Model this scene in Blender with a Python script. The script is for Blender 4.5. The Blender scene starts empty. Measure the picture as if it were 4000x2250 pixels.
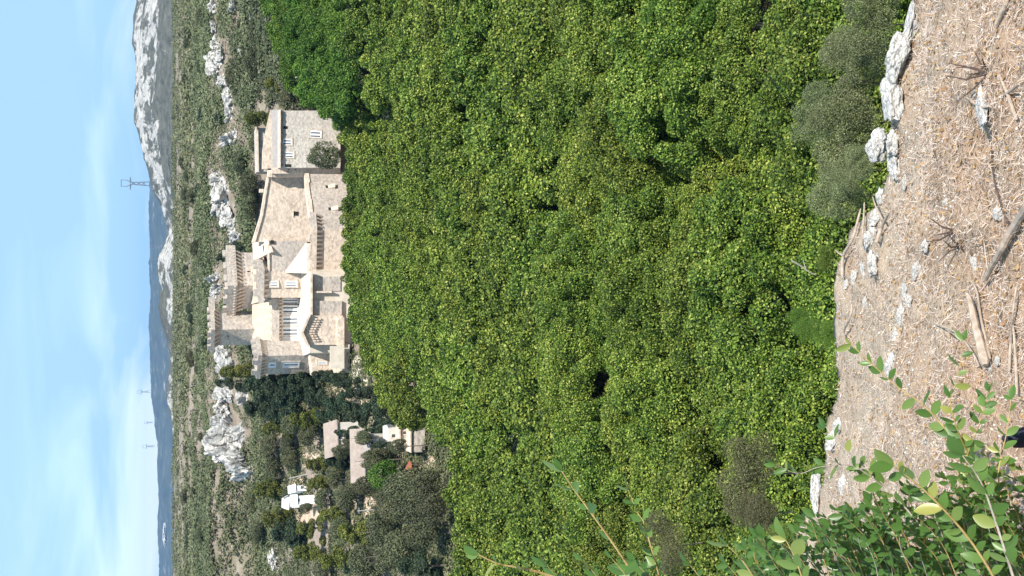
import bpy, bmesh, math, random
import numpy as np
from mathutils import Vector, Matrix
R = math.radians
rng = np.random.default_rng(7)
random.seed(7)
scn = bpy.context.scene
COL = scn.collection

# ------------------------------------------------------------------ camera
PITCH = R(17.4); CP, SP = math.cos(PITCH), math.sin(PITCH); F = 4289.0
cam = bpy.data.cameras.new('camera'); cam_o = bpy.data.objects.new('camera', cam); COL.objects.link(cam_o)
cam.sensor_width = 36.0; cam.lens = F / 4000 * 36.0; cam.clip_start = 0.05; cam.clip_end = 40000
# the phone lay on its side: picture-left is world up
cam_o.matrix_world = Matrix(((0, 1, 0, 0), (-SP, 0, -CP, 0), (-CP, 0, SP, 0), (0, 0, 0, 1)))
scn.camera = cam_o

def P(x, y, Y):
    """photo pixel (4000 px wide) on the vertical plane at distance Y -> world"""
    a = (1125 - y) / F; b = (2000 - x) / F
    t = Y / (CP + b * SP)
    return Vector((a * t, Y, t * (-SP + b * CP)))
def PZ(x, Y): return P(x, 1125, Y).z
def PX(y, Y, x=1150): return P(x, y, Y).x

# ------------------------------------------------------------------ world, sun, exposure
SUN = Vector((0.34, -0.52, 0.78)).normalized()
world = bpy.data.worlds.new('World'); scn.world = world; world.use_nodes = True
wn, wl = world.node_tree.nodes, world.node_tree.links
wn.clear()
wout = wn.new('ShaderNodeOutputWorld'); wbg = wn.new('ShaderNodeBackground')
sky = wn.new('ShaderNodeTexSky'); sky.sky_type = 'NISHITA'; sky.sun_disc = False
sky.sun_elevation = math.asin(SUN.z); sky.sun_rotation = math.atan2(SUN.x, SUN.y) % (2 * math.pi)
sky.altitude = 200; sky.air_density = 1.0; sky.dust_density = 0.0; sky.ozone_density = 3.0
wtc = wn.new('ShaderNodeTexCoord'); wmp = wn.new('ShaderNodeMapping')
wmp.inputs['Scale'].default_value = (2.0, 2.0, 9.0); wmp.inputs['Rotation'].default_value = (0, R(-5), 0)
wnz = wn.new('ShaderNodeTexNoise'); wnz.inputs['Scale'].default_value = 2.3; wnz.inputs['Detail'].default_value = 5
wnz.inputs['Roughness'].default_value = 0.5; wnz.inputs['Distortion'].default_value = 0.6
wrm = wn.new('ShaderNodeValToRGB'); wrm.color_ramp.elements[0].position = 0.36; wrm.color_ramp.elements[1].position = 0.56
wrm.color_ramp.elements[0].color = (0.42, 0.42, 0.42, 1); wrm.color_ramp.elements[1].color = (0.95, 0.95, 0.95, 1)
wmx = wn.new('ShaderNodeMix'); wmx.data_type = 'RGBA'
wmx.inputs['B'].default_value = (3.0, 4.9, 6.45, 1)
wl.new(wtc.outputs['Generated'], wmp.inputs['Vector']); wl.new(wmp.outputs[0], wnz.inputs['Vector'])
wl.new(wnz.outputs['Fac'], wrm.inputs[0]); wl.new(wrm.outputs[0], wmx.inputs['Factor'])
wl.new(sky.outputs[0], wmx.inputs['A']); wl.new(wmx.outputs['Result'], wbg.inputs['Color'])
wbg.inputs['Strength'].default_value = 0.085
wl.new(wbg.outputs[0], wout.inputs[0])
sl = bpy.data.lights.new('sun', 'SUN'); sl.energy = 4.2; sl.angle = R(0.53); sl.color = (1.0, 0.95, 0.87)
so = bpy.data.objects.new('sun', sl); COL.objects.link(so); so.rotation_euler = SUN.to_track_quat('Z', 'Y').to_euler()
so.location = (30, -80, 100)
vs = scn.view_settings; vs.view_transform = 'Standard'; vs.look = 'None'; vs.gamma = 1; vs.use_curve_mapping = False
vs.exposure = 0.90
scn.cycles.max_bounces = 6; scn.cycles.transparent_max_bounces = 4; scn.cycles.volume_bounces = 1
scn.cycles.volume_step_rate = 10; scn.cycles.use_adaptive_sampling = True

# ------------------------------------------------------------------ noise helpers
def _h(i, j, k, s):
    n = (i * 374761393 + j * 668265263 + k * 2147483647 * 0 + k * 1274126177 + s * 974634777) & 0xFFFFFFFF
    n = ((n ^ (n >> 13)) * 1274126177) & 0xFFFFFFFF
    return ((n ^ (n >> 16)) & 0xFFFFFF) / float(0xFFFFFF)
def vn(p, s=0):
    p = np.asarray(p, float); i = np.floor(p).astype(np.int64); f = p - i; f = f * f * (3 - 2 * f)
    r = 0
    for dx in (0, 1):
        for dy in (0, 1):
            for dz in (0, 1):
                w = (f[:, 0] if dx else 1 - f[:, 0]) * (f[:, 1] if dy else 1 - f[:, 1]) * (f[:, 2] if dz else 1 - f[:, 2])
                r = r + w * _h(i[:, 0] + dx, i[:, 1] + dy, i[:, 2] + dz, s)
    return r * 2 - 1
def fbm(p, o=4, s=0, g=0.5):
    p = np.asarray(p, float); r = 0; a = 1
    for k in range(o):
        r = r + a * vn(p, s + k); p = p * 2.03 + 17.3; a *= g
    return r

# ------------------------------------------------------------------ materials
def mat(name, rough=0.8, spec=0.3):
    m = bpy.data.materials.new(name); m.use_nodes = True
    nt = m.node_tree; b = nt.nodes['Principled BSDF']
    b.inputs['Roughness'].default_value = rough; b.inputs['Specular IOR Level'].default_value = spec
    return m, nt, b
def nd(nt, typ, **kw):
    n = nt.nodes.new(typ)
    for k, v in kw.items():
        if k in n.inputs: n.inputs[k].default_value = v
        else: setattr(n, k, v)
    return n
def ramp(nt, stops, fac):
    r = nt.nodes.new('ShaderNodeValToRGB'); e = r.color_ramp.elements
    while len(e) < len(stops): e.new(0.5)
    for q, (p, c) in zip(e, stops): q.position = p; q.color = (*c, 1)
    nt.links.new(fac, r.inputs[0]); return r.outputs[0]
def mixc(nt, fac, a, b, mode='MIX'):
    m = nt.nodes.new('ShaderNodeMix'); m.data_type = 'RGBA'; m.blend_type = mode
    for s, v in (('Factor', fac), ('A', a), ('B', b)):
        if hasattr(v, 'links') or hasattr(v, 'is_linked'): nt.links.new(v, m.inputs[s])
        elif isinstance(v, (int, float)): m.inputs[s].default_value = v
        else: m.inputs[s].default_value = (*v, 1)
    return m.outputs['Result']
def bump(nt, b, h, strength=0.4, dist=0.1):
    n = nd(nt, 'ShaderNodeBump', Strength=strength, Distance=dist)
    nt.links.new(h, n.inputs['Height']); nt.links.new(n.outputs[0], b.inputs['Normal'])
def pos(nt, scale=(1, 1, 1), gen='Object', rot=(0, 0, 0)):
    tc = nt.nodes.new('ShaderNodeTexCoord'); mp = nd(nt, 'ShaderNodeMapping', Scale=scale, Rotation=rot)
    nt.links.new(tc.outputs[gen], mp.inputs['Vector']); return mp.outputs[0]
def noise(nt, vec, scale, detail=4, rough=0.55):
    n = nd(nt, 'ShaderNodeTexNoise', Scale=scale, Detail=detail, Roughness=rough)
    if vec is not None: nt.links.new(vec, n.inputs['Vector'])
    return n.outputs['Fac']

def leaf_mat(name, stops, transl=0.3, rough=0.55, spec=0.25, var=0.25, hue=0.03):
    m, nt, b = mat(name, rough, spec)
    at = nd(nt, 'ShaderNodeAttribute', attribute_name='tone')
    c = ramp(nt, stops, at.outputs['Fac'])
    oi = nt.nodes.new('ShaderNodeObjectInfo')
    hs = nt.nodes.new('ShaderNodeHueSaturation')
    mr = nd(nt, 'ShaderNodeMapRange'); mr.inputs['To Min'].default_value = 1 - var; mr.inputs['To Max'].default_value = 1 + var
    nt.links.new(oi.outputs['Random'], mr.inputs['Value']); nt.links.new(mr.outputs[0], hs.inputs['Value'])
    mlt = nd(nt, 'ShaderNodeMath', operation='MULTIPLY'); nt.links.new(oi.outputs['Random'], mlt.inputs[0]); mlt.inputs[1].default_value = 7.31
    fr = nd(nt, 'ShaderNodeMath', operation='FRACT'); nt.links.new(mlt.outputs[0], fr.inputs[0])
    mh = nd(nt, 'ShaderNodeMapRange'); mh.inputs['To Min'].default_value = 0.5 - hue; mh.inputs['To Max'].default_value = 0.5 + hue
    nt.links.new(fr.outputs[0], mh.inputs['Value']); nt.links.new(mh.outputs[0], hs.inputs['Hue'])
    nt.links.new(c, hs.inputs['Color']); c = hs.outputs[0]
    nt.links.new(c, b.inputs['Base Color'])
    t = nt.nodes.new('ShaderNodeBsdfTranslucent'); nt.links.new(c, t.inputs['Color'])
    mx = nd(nt, 'ShaderNodeMixShader', Fac=transl)
    nt.links.new(b.outputs[0], mx.inputs[1]); nt.links.new(t.outputs[0], mx.inputs[2])
    nt.links.new(mx.outputs[0], nt.nodes['Material Output'].inputs[0])
    return m
M = {}
M['oak'] = leaf_mat('oak_leaf', [(0.0, (0.010, 0.024, 0.005)), (0.3, (0.060, 0.112, 0.014)), (0.7, (0.180, 0.250, 0.030)), (1.0, (0.360, 0.380, 0.090))], 0.17, hue=0.012, var=0.18)
M['bright'] = leaf_mat('bright_leaf', [(0.0, (0.024, 0.058, 0.010)), (0.5, (0.095, 0.190, 0.026)), (1.0, (0.23, 0.33, 0.055))], 0.34, hue=0.012, var=0.15)
M['pine'] = leaf_mat('pine_needle', [(0.0, (0.020, 0.036, 0.020)), (0.6, (0.040, 0.064, 0.034)), (1.0, (0.080, 0.100, 0.050))], 0.1, hue=0.02)
M['olive'] = leaf_mat('olive_leaf', [(0.0, (0.045, 0.055, 0.026)), (0.5, (0.088, 0.098, 0.047)), (1.0, (0.160, 0.165, 0.085))], 0.15, hue=0.02)
M['yellow'] = leaf_mat('yellow_pine_needle', [(0.0, (0.055, 0.075, 0.016)), (0.5, (0.125, 0.145, 0.028)), (1.0, (0.24, 0.24, 0.05))], 0.2, hue=0.015)
M['scrub'] = leaf_mat('scrub_leaf', [(0.0, (0.032, 0.040, 0.018)), (0.35, (0.080, 0.092, 0.040)), (0.7, (0.130, 0.138, 0.064)), (1.0, (0.21, 0.20, 0.12))], 0.1)
M['grey'] = leaf_mat('grey_shrub_leaf', [(0.0, (0.050, 0.066, 0.024)), (0.5, (0.150, 0.178, 0.076)), (1.0, (0.32, 0.345, 0.18))], 0.15, hue=0.01)
M['dead'] = leaf_mat('dead_twig', [(0.0, (0.036, 0.036, 0.014)), (0.6, (0.10, 0.098, 0.042)), (1.0, (0.21, 0.195, 0.10))], 0.1)

def simple(name, stops, scale=3.0, rough=0.8, bstr=0.3, bdist=0.05, spec=0.25, sc=(1, 1, 1), gen='Object', detail=5):
    m, nt, b = mat(name, rough, spec)
    v = pos(nt, sc, gen); n = noise(nt, v, scale, detail, 0.6)
    nt.links.new(ramp(nt, stops, n), b.inputs['Base Color'])
    if bstr: bump(nt, b, n, bstr, bdist)
    return m
M['bark'] = simple('bark', [(0.3, (0.06, 0.05, 0.04)), (0.7, (0.20, 0.17, 0.14))], 6, 0.9, 0.6, 0.03, sc=(1, 1, 0.3))
M['white_plaster'] = simple('white_plaster', [(0.3, (0.72, 0.72, 0.72)), (0.7, (0.82, 0.82, 0.81))], 1.5, 0.8, 0.1)
M['beige_plaster'] = simple('beige_plaster', [(0.3, (0.44, 0.40, 0.35)), (0.7, (0.58, 0.54, 0.48))], 0.8, 0.9, 0.1)
M['white_paint'] = simple('white_paint', [(0.3, (0.76, 0.77, 0.79)), (0.7, (0.83, 0.84, 0.85))], 2, 0.5, 0.05)
M['glass'] = simple('window_glass', [(0.3, (0.03, 0.04, 0.05)), (0.7, (0.06, 0.07, 0.09))], 2, 0.12, 0, spec=0.6)
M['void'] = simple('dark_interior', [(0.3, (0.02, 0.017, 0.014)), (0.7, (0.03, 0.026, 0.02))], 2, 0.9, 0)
M['sand'] = simple('pale_sand', [(0.3, (0.50, 0.43, 0.35)), (0.7, (0.64, 0.57, 0.48))], 0.8, 0.95, 0.1)
M['path'] = simple('dirt_path', [(0.3, (0.36, 0.27, 0.20)), (0.7, (0.54, 0.43, 0.33))], 0.5, 0.95, 0.2)
M['steel'] = simple('galvanised_steel', [(0.3, (0.12, 0.125, 0.14)), (0.7, (0.18, 0.185, 0.20))], 0.5, 0.5, 0)
M['wood_pole'] = simple('weathered_pole', [(0.3, (0.28, 0.26, 0.24)), (0.7, (0.46, 0.44, 0.41))], 2, 0.9, 0.1)
M['red_tile'] = simple('red_tile', [(0.3, (0.20, 0.065, 0.035)), (0.7, (0.30, 0.11, 0.06))], 2, 0.85, 0.3, sc=(1, 6, 1))
M['navy'] = simple('dark_canvas', [(0.3, (0.010, 0.012, 0.022)), (0.7, (0.025, 0.028, 0.045))], 80, 0.8, 0.2, 0.001)
M['dry_wood'] = simple('bleached_wood', [(0.3, (0.26, 0.20, 0.155)), (0.7, (0.47, 0.39, 0.32))], 30, 0.9, 0.5, 0.004, sc=(1, 1, 1))
M['dark_wood'] = simple('dark_twig_wood', [(0.3, (0.05, 0.035, 0.03)), (0.7, (0.13, 0.09, 0.075))], 30, 0.9, 0.3, 0.003)

def stone_wall(name, light, dark, blk=1.0):
    m, nt, b = mat(name, 0.9, 0.2)
    v = pos(nt)
    n1 = noise(nt, v, 0.35, 5, 0.65); n2 = noise(nt, v, 2.2, 5, 0.7)
    vor = nd(nt, 'ShaderNodeTexVoronoi', Scale=1.7 * blk); nt.links.new(pos(nt, (1, 1, 1.9)), vor.inputs['Vector'])
    c = ramp(nt, [(0.32, dark), (0.62, light)], n1)
    c2 = ramp(nt, [(0.25, tuple(q * 0.62 for q in dark)), (0.5, light), (0.8, tuple(min(0.8, q * 1.25) for q in light))], n2)
    c = mixc(nt, 0.62, c, c2)
    vc = ramp(nt, [(0.0, (0.58, 0.57, 0.57)), (0.6, (1.0, 1.0, 1.0)), (1.0, (1.2, 1.17, 1.14))], vor.outputs['Color'])
    c = mixc(nt, 0.75, c, vc, 'MULTIPLY')
    nt.links.new(c, b.inputs['Base Color'])
    bump(nt, b, n2, 0.6, 0.12)
    return m
M['stone'] = stone_wall('castle_stone', (0.63, 0.52, 0.425), (0.47, 0.385, 0.31))
M['stone_grey'] = stone_wall('grey_stone', (0.49, 0.43, 0.375), (0.32, 0.28, 0.25))  # greyer, darker wall stone; weathered on the parapets
M['stone_house'] = stone_wall('house_rubble', (0.58, 0.53, 0.47), (0.40, 0.36, 0.32), 1.3)
M['coping'] = stone_wall('coping_stone', (0.65, 0.54, 0.44), (0.53, 0.44, 0.355))

def tile_roof(name, a, bcol, sx=2.2):
    m, nt, b = mat(name, 0.9, 0.2)
    w = nd(nt, 'ShaderNodeTexWave', Scale=sx, Distortion=0.5, Detail=2); nt.links.new(pos(nt), w.inputs['Vector'])
    n = noise(nt, pos(nt), 1.2, 5, 0.7)
    c = ramp(nt, [(0.3, a), (0.7, bcol)], n)
    c = mixc(nt, 0.3, c, ramp(nt, [(0, (0.6, 0.58, 0.55)), (1, (1.1, 1.1, 1.1))], w.outputs['Fac']), 'MULTIPLY')
    nt.links.new(c, b.inputs['Base Color']); bump(nt, b, w.outputs['Fac'], 0.5, 0.06)
    return m
M['tile_tan'] = tile_roof('sunbleached_tile', (0.46, 0.36, 0.27), (0.68, 0.58, 0.47))
M['tile_grey'] = tile_roof('lichen_tile', (0.27, 0.24, 0.23), (0.42, 0.38, 0.35))
M['tile_pink'] = tile_roof('pink_tile', (0.27, 0.215, 0.185), (0.40, 0.33, 0.285))

def limestone(name, s=1.0, dark=0.5, bd=0.3, white=1.0):
    m, nt, b = mat(name, 0.9, 0.2)
    v = pos(nt)
    n1 = noise(nt, v, 1.3 * s, 6, 0.65); n2 = noise(nt, pos(nt, (1, 1, 2.0)), 5.0 * s, 7, 0.75)
    q = lambda *c: tuple(x * white for x in c)
    c = ramp(nt, [(0.33, q(0.10, 0.098, 0.095)), (0.44, q(0.36, 0.35, 0.335)), (0.56, q(0.56, 0.545, 0.52)), (0.75, q(0.70, 0.68, 0.65))], n2)
    c = mixc(nt, dark, c, ramp(nt, [(0.35, q(0.26, 0.25, 0.24)), (0.50, q(0.52, 0.505, 0.48)), (0.7, q(0.66, 0.60, 0.53))], n1))
    vor = nd(nt, 'ShaderNodeTexVoronoi', Scale=2.4 * s, feature='DISTANCE_TO_EDGE')
    wv = nd(nt, 'ShaderNodeVectorMath', operation='ADD'); nz = nd(nt, 'ShaderNodeTexNoise', Scale=3.0 * s, Detail=4); nt.links.new(v, nz.inputs['Vector'])
    sc = nd(nt, 'ShaderNodeVectorMath', operation='SCALE', Scale=0.5); nt.links.new(nz.outputs['Color'], sc.inputs[0])
    nt.links.new(v, wv.inputs[0]); nt.links.new(sc.outputs[0], wv.inputs[1]); nt.links.new(wv.outputs[0], vor.inputs['Vector'])
    cr = ramp(nt, [(0.0, (0.22, 0.21, 0.2)), (0.05, (0.75, 0.75, 0.75)), (0.12, (1, 1, 1))], vor.outputs['Distance'])
    c = mixc(nt, 0.9, c, cr, 'MULTIPLY')
    nt.links.new(c, b.inputs['Base Color']); bump(nt, b, n2, 0.7, bd)
    return m
M['rock_far'] = limestone('hill_limestone', 0.9, 0.5, 0.4, 1.0)
M['rock_near'] = limestone('ledge_limestone', 1.1, 0.5, 0.006, 1.0)
M['stone_white'] = simple('white_pebble', [(0.3, (0.50, 0.47, 0.42)), (0.6, (0.74, 0.71, 0.66))], 25, 0.85, 0.4, 0.004)

# terrain
m, nt, b = mat('garrigue_soil', 0.95, 0.15)
g = nd(nt, 'ShaderNodeNewGeometry'); v = g.outputs['Position']
n1 = noise(nt, v, 0.018, 5, 0.6); n2 = noise(nt, v, 0.35, 6, 0.7)
c1 = ramp(nt, [(0.38, (0.13, 0.125, 0.075)), (0.50, (0.21, 0.17, 0.14)), (0.64, (0.29, 0.23, 0.20))], n1)
c2 = ramp(nt, [(0.3, (0.08, 0.075, 0.045)), (0.55, (0.28, 0.23, 0.18)), (0.75, (0.50, 0.46, 0.41))], n2)
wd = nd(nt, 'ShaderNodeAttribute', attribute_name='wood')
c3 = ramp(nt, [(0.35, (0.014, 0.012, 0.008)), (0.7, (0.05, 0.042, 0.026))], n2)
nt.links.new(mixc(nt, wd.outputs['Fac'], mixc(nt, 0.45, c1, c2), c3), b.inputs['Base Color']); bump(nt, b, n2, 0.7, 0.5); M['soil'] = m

m, nt, b = mat('mountain_face', 0.95, 0.1)
v = pos(nt, (1, 0.35, 1.5), rot=(0, R(28), 0)); n1 = noise(nt, v, 0.045, 7, 0.72); n2 = noise(nt, pos(nt), 0.006, 3, 0.5)
n3 = noise(nt, pos(nt), 0.06, 5, 0.7)
mask = nd(nt, 'ShaderNodeMath', operation='ADD'); nt.links.new(n1, mask.inputs[0]); mask.inputs[1].default_value = 0
sc_ = nd(nt, 'ShaderNodeMath', operation='MULTIPLY_ADD'); nt.links.new(n2, sc_.inputs[0]); sc_.inputs[1].default_value = 0.6; sc_.inputs[2].default_value = -0.30
nt.links.new(sc_.outputs[0], mask.inputs[1])
ag = nd(nt, 'ShaderNodeAttribute', attribute_name='cliff'); ad = nd(nt, 'ShaderNodeMath', operation='ADD')
am = nd(nt, 'ShaderNodeMath', operation='MULTIPLY_ADD'); nt.links.new(ag.outputs['Fac'], am.inputs[0]); am.inputs[1].default_value = 0.26; am.inputs[2].default_value = -0.18
nt.links.new(mask.outputs[0], ad.inputs[0]); nt.links.new(am.outputs[0], ad.inputs[1])
scr = ramp(nt, [(0.3, (0.050, 0.054, 0.040)), (0.7, (0.145, 0.140, 0.115))], n3)
lim = ramp(nt, [(0.3, (0.22, 0.21, 0.195)), (0.6, (0.50, 0.475, 0.44))], n3)
fac = ramp(nt, [(0.53, (0, 0, 0)), (0.585, (1, 1, 1))], ad.outputs[0])
nt.links.new(mixc(nt, fac, scr, lim), b.inputs['Base Color']); bump(nt, b, n1, 1.0, 8); M['mountain'] = m
M['blue_hill'] = simple('wooded_far_hill', [(0.3, (0.035, 0.045, 0.035)), (0.62, (0.07, 0.08, 0.06)), (0.72, (0.25, 0.24, 0.22))], 0.012, 0.95, 0.8, 10, sc=(1, 1, 3))

m, nt, b = mat('dry_ground', 0.95, 0.1)
v = pos(nt); n1 = noise(nt, v, 2.2, 5, 0.65); n2 = noise(nt, pos(nt, (1, 1, 1)), 45, 5, 0.75); n3 = noise(nt, pos(nt, (1.0, 2.2, 1)), 14, 4, 0.7)
c = ramp(nt, [(0.30, (0.34, 0.21, 0.14)), (0.42, (0.46, 0.35, 0.265)), (0.56, (0.55, 0.46, 0.365)), (0.72, (0.62, 0.54, 0.44))], n1)
c = mixc(nt, 0.55, c, ramp(nt, [(0.25, (0.12, 0.08, 0.055)), (0.42, (0.36, 0.265, 0.185)), (0.56, (0.54, 0.44, 0.335)), (0.75, (0.70, 0.62, 0.51))], n2))
c = mixc(nt, 0.35, c, ramp(nt, [(0.3, (0.20, 0.13, 0.09)), (0.7, (0.58, 0.47, 0.35))], n3))
sx = nd(nt, 'ShaderNodeSeparateXYZ'); nt.links.new(v, sx.inputs[0]); ml = nd(nt, 'ShaderNodeMath', operation='MULTIPLY_ADD'); nt.links.new(n1, ml.inputs[0]); ml.inputs[1].default_value = 3.0; nt.links.new(sx.outputs['Y'], ml.inputs[2])
rf = ramp(nt, [(0.0, (1, 1, 1)), (1.0, (0, 0, 0))], nd(nt, 'ShaderNodeMapRange', **{'From Min': 4.6, 'From Max': 6.2}).outputs[0]); nt.links.new(ml.outputs[0], rf.node.inputs[0].links[0].from_node.inputs[0])
c = mixc(nt, rf, c, mixc(nt, 0.45, c, ramp(nt, [(0.3, (0.16, 0.075, 0.04)), (0.6, (0.46, 0.26, 0.15)), (0.8, (0.6, 0.45, 0.32))], n2)))
nt.links.new(c, b.inputs['Base Color']); bump(nt, b, n2, 0.9, 0.02); M['dry_ground'] = m
M['straw'] = leaf_mat('dry_straw', [(0.0, (0.22, 0.13, 0.08)), (0.25, (0.52, 0.41, 0.31)), (0.7, (0.70, 0.60, 0.49)), (1.0, (0.82, 0.75, 0.63))], 0.15, 0.7)
M['litter'] = leaf_mat('fallen_leaf', [(0.0, (0.16, 0.07, 0.035)), (0.5, (0.36, 0.17, 0.08)), (1.0, (0.48, 0.33, 0.2))], 0.15, 0.7)

# fresh shrub leaf: darker green above, paler below
m, nt, b = mat('glossy_leaf', 0.38, 0.5)
oi = nt.nodes.new('ShaderNodeObjectInfo'); geo = nt.nodes.new('ShaderNodeNewGeometry')
up = ramp(nt, [(0.0, (0.050, 0.120, 0.024)), (0.5, (0.105, 0.205, 0.045)), (0.86, (0.17, 0.25, 0.07)), (1.0, (0.36, 0.35, 0.09))], oi.outputs['Random'])
dn = ramp(nt, [(0.0, (0.13, 0.20, 0.09)), (1.0, (0.22, 0.29, 0.14))], oi.outputs['Random'])
c = mixc(nt, geo.outputs['Backfacing'], up, dn); nt.links.new(c, b.inputs['Base Color'])
t = nt.nodes.new('ShaderNodeBsdfTranslucent'); nt.links.new(mixc(nt, 0.5, c, (0.30, 0.42, 0.05)), t.inputs['Color'])
mx = nd(nt, 'ShaderNodeMixShader', Fac=0.36); nt.links.new(b.outputs[0], mx.inputs[1]); nt.links.new(t.outputs[0], mx.inputs[2])
nt.links.new(mx.outputs[0], nt.nodes['Material Output'].inputs[0]); M['leaf'] = m
M['stem'] = simple('yellow_stem', [(0.3, (0.26, 0.17, 0.06)), (0.7, (0.46, 0.35, 0.15))], 40, 0.7, 0.2, 0.001)
M['stem_grey'] = simple('grey_stem', [(0.3, (0.24, 0.20, 0.17)), (0.7, (0.44, 0.39, 0.34))], 40, 0.8, 0.2, 0.001)

# ------------------------------------------------------------------ object helpers
def tag(o, label=None, cat=None, group=None, kind=None):
    if label: o['label'] = label
    if cat: o['category'] = cat
    if group: o['group'] = group
    if kind: o['kind'] = kind
    return o
def link(name, me, m=None, parent=None):
    o = bpy.data.objects.new(name, me); COL.objects.link(o)
    if m is not None and me is not None and not me.materials: me.materials.append(m)
    if parent: o.parent = parent
    return o
def empty(name, loc=(0, 0, 0), rz=0):
    o = bpy.data.objects.new(name, None); COL.objects.link(o); o.location = loc; o.rotation_euler = (0, 0, rz); o.empty_display_size = 0.3
    return o
def rawmesh(name, verts, faces):
    me = bpy.data.meshes.new(name); me.from_pydata([tuple(v) for v in verts], [], faces); me.update(); return me
def obj(name, verts, faces, m, parent=None):
    return link(name, rawmesh(name, verts, faces), m, parent)
def npmesh(name, V, quads, tone=None, smooth=False):
    me = bpy.data.meshes.new(name); V = np.asarray(V, np.float32); quads = np.asarray(quads, np.int32)
    k = quads.shape[1]
    me.vertices.add(len(V)); me.vertices.foreach_set('co', V.ravel())
    me.loops.add(quads.size); me.loops.foreach_set('vertex_index', quads.ravel())
    me.polygons.add(len(quads)); me.polygons.foreach_set('loop_start', np.arange(len(quads), dtype=np.int32) * k)
    me.update(calc_edges=True)
    if smooth: me.polygons.foreach_set('use_smooth', np.ones(len(quads), bool))
    if tone is not None:
        a = me.attributes.new('tone', 'FLOAT', 'FACE'); a.data.foreach_set('value', np.asarray(tone, np.float32))
    return me
def box(c0, c1):
    x0, y0, z0 = c0; x1, y1, z1 = c1
    v = [(x0, y0, z0), (x1, y0, z0), (x1, y1, z0), (x0, y1, z0), (x0, y0, z1), (x1, y0, z1), (x1, y1, z1), (x0, y1, z1)]
    return v, [(0, 3, 2, 1), (4, 5, 6, 7), (0, 1, 5, 4), (1, 2, 6, 5), (2, 3, 7, 6), (3, 0, 4, 7)]
def prism(poly, z0, z1):
    n = len(poly); z0 = z0 if isinstance(z0, (list, tuple)) else [z0] * n; z1 = z1 if isinstance(z1, (list, tuple)) else [z1] * n
    v = [(p[0], p[1], z) for p, z in zip(poly, z0)] + [(p[0], p[1], z) for p, z in zip(poly, z1)]
    f = [tuple(range(n - 1, -1, -1)), tuple(range(n, 2 * n))] + [(i, (i + 1) % n, n + (i + 1) % n, n + i) for i in range(n)]
    return v, f
def slab(pix, Y, depth):
    """wall outline given by photo pixels on the plane Y, with real thickness towards the back"""
    pts = [P(x, y, Y) for x, y in pix]
    if sum((pts[i].x * pts[(i + 1) % len(pts)].z - pts[(i + 1) % len(pts)].x * pts[i].z) for i in range(len(pts))) < 0: pts.reverse()
    n = len(pts); v = [(p.x, p.y, p.z) for p in pts] + [(p.x, p.y + depth, p.z) for p in pts]
    f = [tuple(range(n)), tuple(range(2 * n - 1, n - 1, -1))] + [(i, n + i, n + (i + 1) % n, (i + 1) % n) for i in range(n)]
    return v, f
def tube(path, radii, seg=6):
    path = [Vector(p) for p in path]; V = []; Fc = []; n = len(path)
    for i, p in enumerate(path):
        d = (path[min(i + 1, n - 1)] - path[max(i - 1, 0)]).normalized()
        a = d.orthogonal().normalized() if abs(d.z) > 0.95 else d.cross(Vector((0, 0, 1))).normalized(); bq = d.cross(a)
        for k in range(seg):
            th = 2 * math.pi * k / seg; V.append(p + (a * math.cos(th) + bq * math.sin(th)) * radii[i])
    for i in range(n - 1):
        for k in range(seg):
            Fc.append((i * seg + k, i * seg + (k + 1) % seg, (i + 1) * seg + (k + 1) % seg, (i + 1) * seg + k))
    Fc.append(tuple(range(seg - 1, -1, -1))); Fc.append(tuple(range((n - 1) * seg, n * seg)))
    return V, Fc
def join(parts):
    V, Fc = [], []
    for v, f in parts:
        o = len(V); V += [tuple(q) for q in v]; Fc += [tuple(i + o for i in q) for q in f]
    return V, Fc
def unit(a): return a / np.maximum(np.linalg.norm(a, axis=1, keepdims=True), 1e-9)
def leafcloud(name, C, N, L, W, tone):
    n = len(C); t = rng.normal(size=(n, 3)); t -= N * (t * N).sum(1, keepdims=True); t = unit(t); bt = np.cross(N, t)
    L = L[:, None] * 0.5; W = W[:, None] * 0.5
    V = np.stack([C - t * L, C + bt * W + t * L * 0.1, C + t * L, C - bt * W + t * L * 0.1], 1).reshape(-1, 3)
    return npmesh(name, V, np.arange(4 * n).reshape(n, 4), tone)
def crown(name, lobes, n, ls, lw, up=0.55, shell=(0.72, 1.06), jit=0.55, seed=0):
    r = np.random.default_rng(seed); lobes = np.array(lobes, float)
    area = lobes[:, 3] ** 2; pick = r.choice(len(lobes), n, p=area / area.sum())
    d = unit(r.normal(size=(n, 3)) + np.array([0, 0, 0.35])); lb = lobes[pick]
    C = lb[:, :3] + d * (lb[:, 3] * r.uniform(*shell, n))[:, None]
    keep = np.ones(n, bool)
    for q in lobes: keep &= np.linalg.norm((C - q[:3]) / q[3], axis=1) > 0.6
    C, d = C[keep], d[keep]; k = len(C)
    N = unit(d * 0.7 + np.array([0, 0, up]) + r.normal(size=(k, 3)) * jit)
    tone = np.clip(r.beta(1.3, 1.5, k) + 0.16 * vn(C * 0.8, seed), 0, 1)
    s = r.uniform(0.7, 1.3, k)
    return leafcloud(name, C, N, ls * s, lw * s, tone)

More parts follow.
